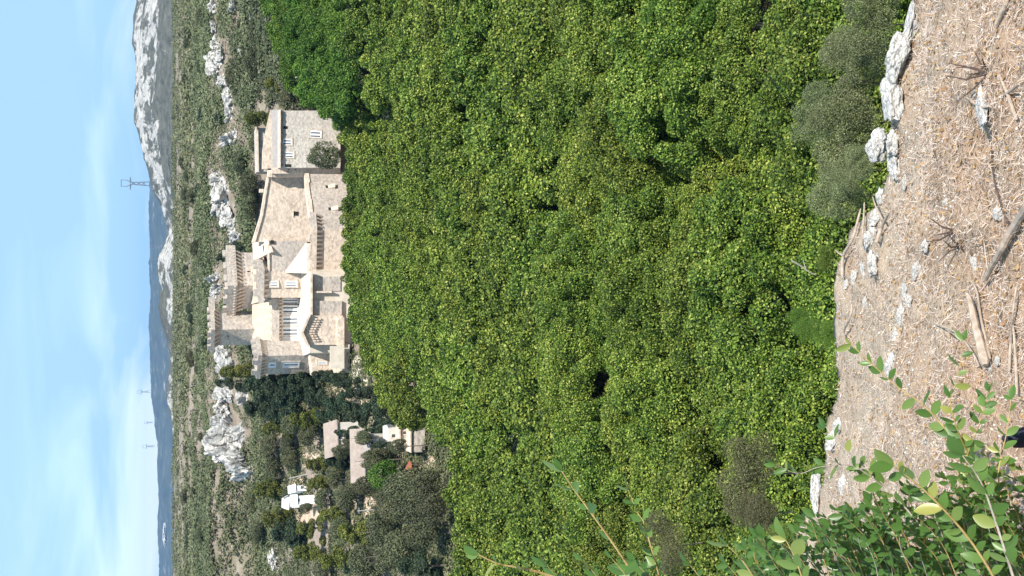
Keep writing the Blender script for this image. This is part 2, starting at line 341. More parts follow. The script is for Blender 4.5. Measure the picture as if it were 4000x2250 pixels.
# ------------------------------------------------------------------ terrain
PRO = [(-0.22, [(-40, -36.5), (130, -36.5), (150, -34.6), (168, -32.8), (185, -29.5), (220, -24), (252, -19.5), (262, -10.5), (300, -8.3), (900, -5)]),
       (-0.03, [(-40, -36.5), (165, -36.5), (185, -33), (215, -26), (228, -17.5), (243, -14.5), (255, -9), (300, -8), (900, -5)]),
       (0.10, [(-40, -36.5), (160, -36.5), (185, -34.5), (203, -33.5), (213, -24), (228, -17), (243, -13.5), (255, -9), (300, -8), (900, -5)]),
       (0.163, [(-40, -36.5), (160, -36), (185, -34), (203, -33), (213, -24), (228, -17), (243, -13.5), (255, -9), (300, -8), (900, -5)]),
       (0.185, [(-40, -36.5), (135, -35), (180, -27), (208, -20.5), (235, -15), (255, -9.5), (300, -8), (900, -5)]),
       (0.24, [(-40, -36.5), (135, -35), (180, -26), (208, -20), (235, -15), (255, -9.5), (300, -8), (900, -5)])]
def terr(X, Y):
    X = np.atleast_1d(np.asarray(X, float)); Y = np.atleast_1d(np.asarray(Y, float))
    r = X / np.maximum(Y, 20)
    Z = np.array([np.interp(Y, [q[0] for q in pr], [q[1] for q in pr]) for _, pr in PRO])
    rs = [q[0] for q in PRO]; out = np.zeros_like(X)
    rc = np.clip(r, rs[0], rs[-1]); i = np.clip(np.searchsorted(rs, rc) - 1, 0, len(rs) - 2)
    rs = np.array(rs); w = (rc - rs[i]) / (rs[i + 1] - rs[i]); k = np.arange(len(X))
    out = Z[i, k] * (1 - w) + Z[i + 1, k] * w
    fall = np.clip((Y - 900) / 500, 0, 1); out = out * (1 - fall) - 75 * fall
    p = np.stack([X * 0.05, Y * 0.05, np.zeros_like(X)], 1)
    amp = np.interp(Y, [0, 120, 240, 300, 900], [1.0, 0.8, 0.8, 1.1, 1.4])
    return out + amp * fbm(p, 3, 5)
def tz(x, y): return float(terr([x], [y])[0])
ys = np.concatenate([np.arange(-40, 140, 8), np.arange(140, 320, 2.2), np.geomspace(320, 1500, 90), np.geomspace(1600, 30000, 14)])
xs = np.linspace(-1, 1, 141)
GX, GY = np.meshgrid(xs, ys); GX = np.sign(GX) * np.abs(GX) ** 1.3 * (60 + 0.5 * np.maximum(GY, 0)) * (1 + np.maximum(0, GY - 1200) / 3000)
GZ = terr(GX.ravel(), GY.ravel())
nx, ny = len(xs), len(ys); I = np.arange(nx * ny).reshape(ny, nx)
Q = np.stack([I[:-1, :-1], I[:-1, 1:], I[1:, 1:], I[1:, :-1]], -1).reshape(-1, 4)
def ymax(r): return np.interp(r, [-.3, -.13, -.11, -.075, -.045, .10, .112, .162, .175, .2, .3], [114, 114, 126, 158, 179, 178, 176, 176, 182, 190, 196])
tme = npmesh('terrain', np.stack([GX.ravel(), GY.ravel(), GZ], 1), Q, smooth=True)
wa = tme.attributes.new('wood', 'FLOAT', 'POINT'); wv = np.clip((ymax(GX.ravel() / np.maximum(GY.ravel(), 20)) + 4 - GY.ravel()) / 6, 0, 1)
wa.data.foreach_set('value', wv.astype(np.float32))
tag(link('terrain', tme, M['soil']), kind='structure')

def ridge(name, ctrl, Yr, base, front, back, m, seed, rough=1.0, label=None, cols=420, rows=48):
    yy = np.linspace(ctrl[0][0], ctrl[-1][0], cols)
    xx = np.interp(yy, [c[0] for c in ctrl], [c[1] for c in ctrl])
    V = []; cl = []
    X = np.array([PX(y, Yr, x) for y, x in zip(yy, xx)]); H = np.array([PZ(x, Yr) for x in xx])
    sgrid = np.concatenate([np.linspace(0, 1, rows), 1 + np.linspace(0.1, 1, 6)])
    for s in sgrid:
        Y = Yr - front * (1 - s) if s <= 1 else Yr + back * (s - 1)
        prof = min(s, 1) ** 0.75 if s <= 1 else 1 - (s - 1)
        Z = base + (H - base) * prof
        nz = fbm(np.stack([X * 0.012 / rough, np.full_like(X, Y * 0.02 / rough), np.zeros_like(X)], 1), 5, seed, 0.55) * 5.0 * rough * (0.55 + 0.75 * math.sin(min(s, 1) * math.pi) if s < 1 else 0.5)
        nz = nz + rough * 0.9 * fbm(np.stack([X * 0.11 / rough, np.full_like(X, Y * .05), np.zeros_like(X)], 1), 3, seed + 5)
        V.append(np.stack([X, np.full_like(X, Y) + nz * 2.0, Z + nz], 1)); cl.append(np.full(cols, np.interp(s, [0, 0.36, 0.5, 0.62, 0.93, 1.0, 2], [0.0, 0.0, 0.3, 1.0, 1.0, 0.5, 0.3])))
    V = np.concatenate(V); nr = len(sgrid); I = np.arange(nr * cols).reshape(nr, cols)
    Q = np.stack([I[:-1, :-1], I[1:, :-1], I[1:, 1:], I[:-1, 1:]], -1).reshape(-1, 4)
    me = npmesh(name, V, Q, smooth=False); a = me.attributes.new('cliff', 'FLOAT', 'POINT'); a.data.foreach_set('value', np.concatenate(cl).astype(np.float32))
    return tag(link(name, me, m), kind='structure')
ridge('mountain', [(-900, 560), (-300, 545), (0, 535), (170, 512), (230, 520), (300, 524), (480, 527), (560, 548), (640, 570), (700, 588), (760, 604), (830, 640), (900, 662), (960, 690), (1050, 720)], 1900, -56, 550, 500, M['mountain'], 11, 2.2)
ridge('rocky_ridge', [(780, 720), (830, 690), (880, 660), (930, 648), (1000, 622), (1060, 620), (1130, 640), (1200, 622), (1270, 630), (1340, 652), (1400, 660), (1480, 655), (1560, 652), (1640, 672), (1750, 678), (1900, 684), (2100, 694), (2600, 705)], 1450, -36, 300, 300, M['mountain'], 23, 1.0)
ridge('blue_hill', [(500, 640), (620, 600), (750, 584), (850, 583), (1000, 584), (1200, 586), (1400, 590), (1530, 592), (1600, 602), (1750, 610), (1900, 614), (2050, 620), (2250, 622), (2700, 626)], 6500, -200, 2200, 1500, M['blue_hill'], 31, 4.0)

# ------------------------------------------------------------------ rocks
def rock_mesh(name, seed, sub=4, flat=(1, 1, 1), detail=0.10, planes=16, freq=2.2):
    bm = bmesh.new(); bmesh.ops.create_icosphere(bm, subdivisions=sub, radius=1)
    V = np.array([v.co[:] for v in bm.verts]); r = np.random.default_rng(seed)
    for k in range(planes):
        n = unit(r.normal(size=(1, 3)))[0]; h = r.uniform(0.55, 0.85); d = V @ n
        V = V - np.outer(np.maximum(d - h, 0), n)
    nn = unit(V); V = V + nn * (detail * fbm(V * freq, 4, seed))[:, None]
    V[:, 2] += 0.05 * np.round(vn(V * np.array([1.2, 1.2, 5.0]), seed + 9) * 3) / 3
    V = V * np.array(flat)
    for v, c in zip(bm.verts, V): v.co = c
    me = bpy.data.meshes.new(name); bm.to_mesh(me); bm.free(); return me
ROCKS = []
def gx(x, y):     # where the ray of a pixel meets the terrain
    Yv = np.arange(110, 600, 0.5); a = (1125 - y) / F; b = (2000 - x) / F; t = Yv / (CP + b * SP); Zr = t * (-SP + b * CP)
    k = np.nonzero(Zr < terr(a * t, Yv))[0]
    return P(x, y, float(Yv[k[0]])) if len(k) else P(x, y, 250)
far_rocks = [rock_mesh('outcrop_%d' % k, 40 + k, 5, (1, 0.8, 1), 0.30, 18, 3.2) for k in range(5)]
OUT = [ # x, y, half height px, half width px, Y, wording
 (838, 30, 20, 30, 262, 'at the photo\'s top edge above the green trees'), (925, 22, 26, 26, 240, 'beside the topmost bright green tree crowns'),
 (850, 170, 26, 30, 258, 'cream broken outcrop topping the right slope'), (858, 250, 30, 45, 257, 'broad pale outcrop with cracked face on right slope'),
 (880, 320, 26, 28, 252, 'rounded white outcrop under the broad cracked one'), (905, 380, 28, 45, 247, 'low stepped outcrop above the small yellow tree'),
 (960, 195, 18, 14, 236, 'small upright white block among the slope bushes'), (948, 215, 14, 10, 238, 'smallest white block among the right slope bushes'),
 (918, 540, 38, 38, 244, 'rounded white outcrop right of the stone house roof'), (868, 700, 30, 30, 254, 'pale outcrop, upper end of the long diagonal crest'),
 (878, 760, 34, 55, 252, 'middle of the long diagonal white crest'), (898, 845, 30, 48, 249, 'lower middle of the long diagonal white crest'),
 (930, 925, 24, 32, 246, 'foot of the diagonal crest close to the keep'), (850, 1085, 24, 24, 252, 'jagged white rock behind the keep parapet'),
 (855, 1125, 22, 26, 250, 'pale boulder pile left of the keep parapet'), (845, 1160, 16, 22, 252, 'crumbled rock between the two keep towers'),
 (900, 1400, 34, 50, 236, 'grey ribbed crag below the tallest tower'), (880, 1440, 34, 30, 238, 'bright boulders beside the yellow bush left of tower'),
 (900, 1530, 40, 40, 240, 'white crag over the dark pines'), (965, 1545, 30, 34, 232, 'pinkish crag tucked in the dark pines'),
 (872, 1600, 22, 40, 248, 'narrow white ledge leading to the great crag'), (910, 1690, 66, 48, 250, 'great grey crag, upper block with dark cleft'),
 (955, 1690, 34, 24, 247, 'cream face of fallen rock on the great crag'), (935, 1760, 70, 55, 247, 'great grey crag, middle layered mass'),
 (975, 1835, 66, 48, 244, 'great grey crag, lower sloping slab'), (1080, 2185, 26, 46, 236, 'white ledge near the photo\'s bottom edge'),
 (868, 210, 20, 34, 255, 'pale rock joining the cream and broad cracked outcrops'), (842, 105, 18, 34, 258, 'thin pale rock above the cream broken outcrop'), (908, 440, 20, 30, 247, 'small pale rock beyond the low stepped outcrop'),
 (866, 800, 22, 44, 252, 'upper rim of the long diagonal white crest'), (915, 890, 20, 34, 248, 'gap rock near the foot of the diagonal crest'),
 (1000, 60, 14, 16, 230, 'little white stone by the right-hand wood edge')]
for k, (x, y, hx, hy, Y, txt) in enumerate(OUT):
    c = gx(x, y); Y = c.y; s = Y / F; ROCKS.append((c.x, c.y, hy * s * 1.3))
    o = link('limestone_outcrop', far_rocks[k % 5], M['rock_far']); o.location = (c.x, c.y + hy * s * 0.3, c.z)
    rs_ = random.uniform(.75, 1.15); o.scale = (hy * s * 1.8 * rs_, hy * s * 1.2, hx * s * 1.7 * rs_); o.rotation_euler = (0, R(random.uniform(-15, 15)), R(random.uniform(0, 360)))
    if 'outcrop' not in txt and 'rock' not in txt and 'crag' not in txt and 'boulder' not in txt: txt = 'limestone rock, ' + txt
    tag(o, txt, 'rock', 'white limestone outcrops on the hill')

# ------------------------------------------------------------------ castle
def offset(poly, d):
    n = len(poly); out = []
    for i in range(n):
        a, b_, c = Vector(poly[i - 1]), Vector(poly[i]), Vector(poly[(i + 1) % n])
        e1 = (b_ - a).normalized(); e2 = (c - b_).normalized(); n1 = Vector((e1.y, -e1.x)); n2 = Vector((e2.y, -e2.x))
        bi = (n1 + n2); bi = bi / max(bi.dot(n1), 0.3) if bi.length > 1e-6 else n1
        out.append(tuple(b_ + bi * d))
    return out
def run_boxes(parent, name, a, b_, zt, zb, depth_t, depth_b, width, pitch, m, proud=0.0):
    """corbels / merlons along the plan edge a->b (outside on the right-hand side)"""
    a, b_ = Vector(a), Vector(b_); L = (b_ - a).length; e = (b_ - a) / L; n = Vector((e.y, -e.x))
    k = max(1, int(L / pitch)); me = None
    w = width / 2
    v = [(-w, 0.05, zb), (w, 0.05, zb), (w, -depth_b, zb), (-w, -depth_b, zb), (-w, 0.05, zt), (w, 0.05, zt), (w, -depth_t, zt), (-w, -depth_t, zt)]
    f = [(0, 1, 2, 3), (4, 7, 6, 5), (3, 2, 6, 7), (0, 4, 5, 1), (1, 5, 6, 2), (0, 3, 7, 4)]
    me = rawmesh(name, v, f); ang = math.atan2(e.y, e.x)
    for i in range(k):
        p = a + e * ((i + 0.5) * L / k) + n * proud
        o = link(name, me, m, parent); o.location = (p.x, p.y, 0); o.rotation_euler = (0, 0, ang)
def machicolated(name, parent, plan, edges, x_top, x_par, x_corb, x_base, m, over=0.7, pitch=0.95, merl=1.7, mh=0.8, grey_right=True):
    """plan: world polygon (counter-clockwise from above), edges: indices of edges facing the viewer"""
    Yc = min(p[1] for p in plan)
    zt, zp, zc, zb = PZ(x_top, Yc), PZ(x_par, Yc), PZ(x_corb, Yc), PZ(x_base, Yc)
    w = obj(name, *prism(plan, zb, zp - 0.02), m, parent); w.data.materials.append(M['stone_grey']); w.data.polygons[3].material_index = 1 if grey_right else 0  # right-hand face takes the darker grey stone
    po = offset(plan, over)
    n = len(plan); pin = offset(plan, over - 0.45)
    zt2 = zt - mh
    v = [(*p, z) for ring, z in ((po, zp), (po, zt2), (pin, zt2), (pin, zp)) for p in ring]
    f = []
    for r_ in range(4):
        for i in range(n):
            j = (i + 1) % n; f.append((r_ * n + i, r_ * n + j, ((r_ + 1) % 4) * n + j, ((r_ + 1) % 4) * n + i))
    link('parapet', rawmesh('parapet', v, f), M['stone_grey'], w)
    obj('wall_walk', [(*p, zp + 0.01) for p in pin], [tuple(range(n))], m, w)
    for i in edges:
        j = (i + 1) % n
        run_boxes(w, 'corbel', plan[i], plan[j], zp - 0.01, zc, over - 0.01, 0.12, 0.4, pitch, m)
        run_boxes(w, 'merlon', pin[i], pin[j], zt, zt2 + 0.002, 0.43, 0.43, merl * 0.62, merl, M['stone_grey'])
    return w
def plan3(R_, C_, L_, xr=1000):
    r, c, l = [(PX(y, Y, xr), Y) for y, Y in (R_, C_, L_)]
    bk = (r[0] + l[0] - c[0], r[1] + l[1] - c[1])
    return [l, c, r, bk]
def window(parent, x0, x1, y0, y1, Y, kind='white', name='window', a2=None):
    """window set in a wall facing the viewer: reveal, frame, glazing"""
    p = P(x1, y1, Y); q = P(x0, y0, Y); X0, X1, Z0, Z1 = p.x, q.x, p.z, q.z
    if kind == 'hole':
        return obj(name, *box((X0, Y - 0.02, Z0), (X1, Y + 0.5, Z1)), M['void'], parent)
    sur = obj('window_surround', *join([box((X0 - .18, Y - .1, Z0 - .22), (X1 + .18, Y + .05, Z0)), box((X0 - .18, Y - .08, Z0), (X0, Y + .05, Z1)), box((X1, Y - .08, Z0), (X1 + .18, Y + .05, Z1)), box((X0 - .18, Y - .09, Z1), (X1 + .18, Y + .05, Z1 + .2))]), M['coping'], parent)
    o = obj(name, *box((X0, Y - .03, Z0), (X1, Y + .05, Z1)), M['white_paint'] if kind == 'white' else M['glass'], parent)
    if kind == 'white':
        w = (X1 - X0); h = Z1 - Z0
        for k in range(2):
            a = X0 + w * (0.10 + 0.46 * k)
            obj('pane', *box((a, Y - .05, Z0 + h * 0.08), (a + w * 0.16, Y - .032, Z1 - h * 0.10)), M['glass'], parent)
    return o

castle = empty('castle', (0, 0, 0)); tag(castle, 'large tan stone castle with crenellated towers rising above the green wood', 'castle')
# right-hand keep block
keep = machicolated('keep_tower', castle, plan3((986, 224.5), (1115, 218), (1208, 223), 900), (0, 1), 874, 926, 958, 1040, M['stone'], 1.0, 0.95, 2.6, 0.7)
pl = plan3((986, 224.5), (1115, 218), (1208, 223), 900)
run_boxes(keep, 'dentil', offset(pl, 1.0)[0], offset(pl, 1.0)[1], PZ(914, 217), PZ(921, 217), 0.18, 0.1, 0.28, 0.75, M['coping'])
run_boxes(keep, 'dentil', offset(pl, 1.0)[1], offset(pl, 1.0)[2], PZ(914, 217), PZ(921, 217), 0.18, 0.1, 0.28, 0.75, M['coping'])
window(keep, 966, 978, 1058, 1063, 218.6, 'hole', 'arrow_slit')
# tallest tower at the left
tall = machicolated('tall_tower', castle, plan3((1216, 224), (1287, 219.5), (1348, 223), 900), (0, 1), 811, 839, 862, 1045, M['stone'], 1.1, 0.95, 2.0, 0.6)
window(tall, 884, 895, 1308, 1314, 220.9, 'hole', 'arrow_slit')
# long gallery parapet joining both at the top of the tall tower
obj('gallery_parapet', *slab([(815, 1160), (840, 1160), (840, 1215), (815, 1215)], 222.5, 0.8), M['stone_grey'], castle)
# right tower beside the white facade
rt = machicolated('right_tower', castle, plan3((1024, 211), (1061, 206), (1163, 207), 1050), (0, 1), 990, 1032, 1052, 1200, M['stone'], 0.75, 0.85, 2.1, 0.9)
window(rt, 1056, 1085, 1097, 1120, 206.35); window(rt, 1113, 1160, 1097, 1120, 206.35)
# left tower
lt = machicolated('left_tower', castle, plan3((1331, 208.5), (1389, 203), (1461, 207), 1100), (0, 1), 987, 1023, 1046, 1290, M['stone'], 0.7, 0.85, 2.1, 0.9)
def face_window(parent, a, b_, t0, t1, z0, z1):
    """window on an angled wall a->b"""
    a, b_ = Vector(a), Vector(b_); e = (b_ - a).normalized(); L = (b_ - a).length; ang = math.atan2(e.y, e.x)
    w0, w1 = t0 * L, t1 * L
    for nm, bx, m_ in (('window', box((w0, -.04, z0), (w1, .05, z1)), M['white_paint']),
                       ('window_surround', join([box((w0 - .2, -.12, z0 - .22), (w1 + .2, .05, z0)), box((w0 - .2, -.08, z0), (w0, .05, z1)), box((w1, -.08, z0), (w1 + .2, .05, z1)), box((w0 - .2, -.09, z1), (w1 + .2, .05, z1 + .22))]), M['coping']),
                       ('pane', box((w0 + (w1 - w0) * .42, -.06, z0 + .2), (w0 + (w1 - w0) * .58, -.042, z1 - .3)), M['glass'])):
        o = obj(nm, *bx, m_, parent); o.location = (a.x, a.y, 0); o.rotation_euler = (0, 0, ang)
lp = plan3((1331, 208.5), (1389, 203), (1461, 207), 1100)
for x0, x1 in ((1048, 1077), (1104, 1167), (1208, 1232)):
    face_window(lt, lp[0], lp[1], 0.36, 0.66, PZ(x1, 205), PZ(x0, 205))
# main block with the white facade
fac = obj('main_facade', *slab([(1060, 1163), (1060, 1331), (1260, 1331), (1260, 1163)], 210, 9), M['white_plaster'], castle)
pz0, pz1 = PZ(1090, 209), PZ(1062, 209)
xa, xb = PX(1331, 209), PX(1166, 209)
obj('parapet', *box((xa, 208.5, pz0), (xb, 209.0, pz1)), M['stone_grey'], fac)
obj('wall_walk', *box((xa, 209.0, pz0), (xb, 210.2, pz0 + .4)), M['stone'], fac)
run_boxes(fac, 'corbel', (xa, 210), (xb, 210), pz0 - .01, pz0 - .75, 1.5, 0.2, 0.32, 0.62, M['stone'])
run_boxes(fac, 'merlon', (xa, 209.0), (xb, 209.0), pz1 + .55, pz1 + .002, 0.48, 0.48, 0.9, 1.35, M['coping'])
for yc in (1177, 1207, 1251, 1294):
    hw = 16 if yc != 1177 else 11
    window(fac, 1100, 1166, yc - hw, yc + hw, 210)
def sheet(name, pts, m, parent=None, th=0.12):
    n = len(pts); v = [tuple(p) for p in pts] + [(p[0], p[1], p[2] - th) for p in pts]
    return obj(name, v, [tuple(range(n)), tuple(range(2 * n - 1, n - 1, -1))] + [(i, n + i, n + (i + 1) % n, (i + 1) % n) for i in range(n)], m, parent)
sheet('main_roof', [P(1060, 1331, 210.2), P(1060, 1166, 210.2), P(985, 1128, 221), P(985, 1325, 221)], M['tile_tan'], castle)
sheet('side_roof', [P(1046, 1169, 209), P(1000, 1040, 214), P(975, 1040, 222), P(975, 1190, 222)], M['tile_tan'], castle)
# terrace, ramp, courtyard walls
zT = -23.6
sheet('terrace', [(PX(1380, 193), 193.2, zT), (PX(1075, 193), 193.2, zT), (PX(1030, 200), 200, zT), (PX(1000, 212), 212, zT), (PX(1400, 212), 212, zT)], M['sand'], castle, 14)
A = P(1192, 952, 201.5); B = P(1200, 950, 197.5); Cc = P(1112, 1064, 205.8); D = P(1196, 1068, 196.8)
sheet('ramp', [B, A, Cc, D], M['sand'], castle, 1.2)
obj('courtyard_wall', *slab([(1052, 941), (1200, 941), (1200, 1064), (1060, 1064), (1052, 1060)], 206.2, 0.9), M['stone_grey'], castle)
obj('coping', *slab([(1046, 938), (1052, 938), (1054, 1062), (1048, 1062)], 205.9, 1.4), M['coping'], castle)
sheet('sloping_buttress_roof', [P(1058, 985, 205), P(1040, 935, 207), P(985, 940, 214), P(990, 1020, 212)], M['coping'], castle, 0.5)
window(castle, 1058, 1070, 938, 952, 205.88, 'hole', 'doorway')
sheet('skylight_roof', [P(1024, 955, 208), P(1024, 985, 208), P(1003, 972, 211)], M['white_paint'], castle, 0.15)
# outer bastion walls below the terrace
def wallp(pix, Y, d, m, nm='bastion_wall'): return obj(nm, *slab(pix, Y, d), m, castle)
wallp([(1226, 1080), (1330, 1080), (1330, 1137), (1226, 1137)], 193.0, 0.8, M['stone_grey'])
wallp([(1226, 1137), (1296, 1137), (1296, 1144), (1234, 1144)], 192.2, 1.6, M['coping'], 'buttress')
wallp([(1230, 1144), (1330, 1144), (1330, 1175), (1232, 1175)], 193.4, 0.8, M['stone_grey'])
wallp([(1222, 1175), (1335, 1175), (1335, 1233), (1216, 1233)], 192.6, 0.8, M['stone_grey'])
bw = wallp([(1214, 1233), (1340, 1233), (1340, 1347), (1208, 1347), (1184, 1298)], 191.6, 1.0, M['stone'])
for k in range(10):   # two rows of stepped corbels under the pointed parapet
    y = 1246 + k * 9.4; top = np.interp(y, [1233, 1298, 1347], [1240, 1210, 1238])
    for dx in (0, 13):
        p = P(top + dx, y, 191.6); obj('corbel', *box((p.x - .13, p.y - .35, p.z - .22), (p.x + .13, p.y + .05, p.z + .22)), M['coping'], bw)
wallp([(1318, 1240), (1345, 1240), (1345, 1352), (1318, 1352)], 191.0, 2.0, M['coping'], 'plinth')
obj('terrace_edge', *box((PX(1236, 192, 1210), 191.7, zT - .3), (PX(1062, 192, 1210), 193.4, zT + .06)), M['coping'], castle)
obj('bastion_coping', *slab([(1207, 1228), (1176, 1298), (1201, 1352), (1209, 1352), (1185, 1298), (1215, 1228)], 190.7, 2.2), M['coping'], castle)
# left lower entrance block
eb = wallp([(1208, 1347), (1300, 1347), (1300, 1470), (1222, 1470), (1212, 1390)], 197, 4, M['stone'], 'entrance_block')
window(eb, 1222, 1280, 1352, 1362, 197, 'white'); window(eb, 1240, 1275, 1412, 1422, 197, 'white')
oc = P(1232, 1371, 196.9)
th = [2 * math.pi * k / 20 for k in range(20)]
ov = obj('oval_window', [(oc.x + .42 * math.cos(t_), oc.y - .05, oc.z + .55 * math.sin(t_)) for t_ in th] + [(oc.x + .42 * math.cos(t_), oc.y + .2, oc.z + .55 * math.sin(t_)) for t_ in th],
         [tuple(range(20))] + [(i, 20 + i, 20 + (i + 1) % 20, (i + 1) % 20) for i in range(20)], M['glass'], eb)
for k in range(5):
    a = P(1300 + k * 9, 1345, 196 - k * 0.9); b_ = P(1300 + k * 9, 1455, 196 - k * 0.9)
    obj('step', *box((b_.x, a.y - 0.9, a.z - 1.2), (a.x, a.y + 1.2, a.z)), M['coping'] if k % 2 else M['sand'], castle)
wallp([(1290, 1352), (1345, 1352), (1345, 1440), (1290, 1440)], 190.2, 0.5, M['sand'], 'terrace_wall')

# rampart with parapet
ram = empty('rampart_wall', (0, 0, 0)); tag(ram, 'long curved grey and tan rampart with corbelled parapet in front of castle', 'wall')
Cn = (PX(895, 195.5, 1230), 195.5); Rn = (PX(640, 206, 1230), 206); Ln = (PX(1094, 197, 1230), 197)
zr = PZ(1238, 196)
def seg_wall(nm, a, b_, z0a, z0b, zb, th_, m_, parent):
    a, b_ = Vector(a), Vector(b_); e = (b_ - a).normalized(); n = Vector((-e.y, e.x)) * th_
    v = [(a.x, a.y, zb), (b_.x, b_.y, zb), (b_.x + n.x, b_.y + n.y, zb), (a.x + n.x, a.y + n.y, zb), (a.x, a.y, z0a), (b_.x, b_.y, z0b), (b_.x + n.x, b_.y + n.y, z0b), (a.x + n.x, a.y + n.y, z0a)]
    return obj(nm, v, [(0, 3, 2, 1), (4, 5, 6, 7), (0, 1, 5, 4), (1, 2, 6, 5), (2, 3, 7, 6), (3, 0, 4, 7)], m_, parent)
# the receding face follows a gentle curve
arc = [(PX(y, Y, 1230), Y, PZ(x, Y)) for y, Y, x in ((895, 195.5, 1240), (840, 197.2, 1221), (780, 199.6, 1212), (715, 202.6, 1204), (641, 206.4, 1199))]
for i in range(4):
    a, b_ = arc[i], arc[i + 1]
    seg_wall('wall', a[:2], b_[:2], a[2], b_[2], PZ(1420, 200), 1.2, M['stone_grey'], ram)
    if i >= 1:
        e_ = (Vector(b_[:2]) - Vector(a[:2])).normalized(); nn_ = Vector((e_.y, -e_.x)) * 0.18
        seg_wall('coping', (a[0] + nn_.x, a[1] + nn_.y), (b_[0] + nn_.x, b_[1] + nn_.y), a[2] + .55, b_[2] + .55, min(a[2], b_[2]) - 0.1, 1.6, M['coping'], ram)
seg_wall('wall', Ln, Cn, zr, zr, PZ(1420, 196), 1.2, M['stone'], ram)
par = seg_wall('parapet', (Ln[0], Ln[1] - .8), (Cn[0] + .4, Cn[1] - .8), PZ(1214, 195), PZ(1214, 195), PZ(1238, 195), 0.5, M['stone'], ram)
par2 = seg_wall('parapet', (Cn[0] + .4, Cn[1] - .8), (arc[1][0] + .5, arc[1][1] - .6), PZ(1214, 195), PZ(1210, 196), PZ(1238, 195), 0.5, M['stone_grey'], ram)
run_boxes(ram, 'corbel', Ln, Cn, PZ(1238.2, 195), PZ(1266, 195), 0.8, 0.1, 0.34, 0.74, M['stone'])
run_boxes(ram, 'corbel', Cn, arc[1][:2], PZ(1238.2, 195), PZ(1266, 195), 0.8, 0.1, 0.34, 0.74, M['stone'])
run_boxes(ram, 'merlon', (Ln[0], Ln[1] - .32), (Cn[0], Cn[1] - .32), PZ(1204, 195), PZ(1213.9, 195), 0.46, 0.46, 1.3, 2.3, M['coping'])
for y, x0, x1, i in ((658, 1260, 1292, 3), (730, 1272, 1301, 2), (817, 1283, 1313, 1)):
    a, b_ = Vector(arc[i][:2]), Vector(arc[i + 1][:2]); t_ = 0.5
    for q in range(30):
        t_ = q / 29; pnt = a.lerp(b_, t_)
        if PX(y, pnt.y, 1280) <= pnt.x: break
    e = (b_ - a).normalized(); ang = math.atan2(e.y, e.x); z1, z0 = PZ(x0, pnt.y), PZ(x1, pnt.y)
    o = obj('embrasure', *box((-.35, -.03, z0 + .9), (.35, .4, z1)), M['void'], ram); o.location = (pnt.x, pnt.y, 0); o.rotation_euler = (0, 0, ang)
    v = [(-.5, -.02, z0 - .3), (.5, -.02, z0 - .3), (.35, -.02, z0 + .9), (-.35, -.02, z0 + .9), (-.5, -.5, z0 - .3), (.5, -.5, z0 - .3), (.35, -.06, z0 + .9), (-.35, -.06, z0 + .9)]
    o = obj('embrasure_sill', v, [(4, 5, 6, 7), (0, 4, 7, 3), (1, 2, 6, 5), (0, 1, 5, 4), (3, 7, 6, 2)], M['coping'], ram); o.location = (pnt.x, pnt.y, 0); o.rotation_euler = (0, 0, ang)

# upper curtain wall between house and courtyard
cur = empty('curtain_wall', (0, 0, 0)); tag(cur, 'broad mottled tan wall with one square opening and sloping pale top', 'wall')
obj('wall', *slab([(1052, 690), (1230, 690), (1230, 945), (1000, 945), (1028, 840)], 208, 1.4), M['stone'], cur)
obj('coping', *slab([(1044, 690), (1052, 690), (1028, 840), (998, 946), (985, 946), (1018, 840)], 207.7, 2.2), M['coping'], cur)
window(cur, 1147, 1167, 826, 843, 208, 'hole', 'opening')
obj('opening_frame', *slab([(1143, 822), (1147, 822), (1147, 847), (1143, 847)], 207.85, 0.5), M['coping'], cur)
obj('pilaster', *slab([(1063, 677), (1200, 677), (1200, 690), (1063, 690)], 205.5, 3.0), M['coping'], cur)
obj('corner_turret', *slab([(1047, 664), (1064, 664), (1064, 691), (1047, 691)], 205.4, 2.0), M['coping'], cur)
window(cur, 1046, 1060, 658, 666, 205.7, 'hole', 'opening')
o = obj('bellcote', *slab([(1013, 738), (1030, 738), (1030, 752), (1013, 752)], 211, 0.8), M['coping'], cur)

# stone house at the right
hs = empty('stone_house', (0, 0, 0)); tag(hs, 'grey rubble stone house with deep eaves and blue-white shutters beside rampart', 'house')
obj('wall', *slab([(1088, 432), (1330, 432), (1330, 655), (1088, 655)], 203, 8), M['stone_house'], hs)
obj('side_wall', *slab([(1062, 655), (1330, 655), (1330, 678), (1062, 678)], 204.5, 1.0), M['stone'], hs)
for x, y in ((1128, 663), (1126, 672), (1154, 663)): window(hs, x - 3, x + 3, y - 2, y + 2, 204.5, 'hole', 'wall_hole')
sheet('roof', [P(1095, 656, 202.5), P(1095, 428, 202.5), P(1062, 429, 209), P(1064, 656, 209)], M['tile_grey'], hs, 0.25)
obj('eave', *slab([(1093, 428), (1097, 428), (1097, 656), (1093, 656)], 202.35, 0.7), M['coping'], hs)
obj('upper_wall', *slab([(1100, 432), (1056, 432), (1040, 500), (1026, 585), (1024, 660), (1100, 660)], 210, 1.0), M['stone'], hs)
obj('back_block', *slab([(1000, 500), (1100, 500), (1100, 670), (1004, 670)], 216, 5), M['stone_grey'], hs)
sheet('back_roof', [P(1006, 672, 215.4), P(1002, 496, 215.4), P(998, 496, 221), P(1000, 672, 221)], M['coping'], hs, 0.3)
for x0, x1, y0, y1, k in ((1107, 1124, 492, 504, 'hole'), (1103, 1139, 541, 566, 'white'), (1113, 1146, 592, 616, 'white'), (1114, 1138, 641, 653, 'hole'), (1210, 1254, 508, 538, 'white')):
    window(hs, x0, x1, y0, y1, 203, k)
for k in range(9):
    p = P(1101, 444 + k * 25, 203); obj('rafter_end', *box((p.x - .12, 202.5, p.z - .15), (p.x + .12, 203.05, p.z + .15)), M['dark_wood'], hs)

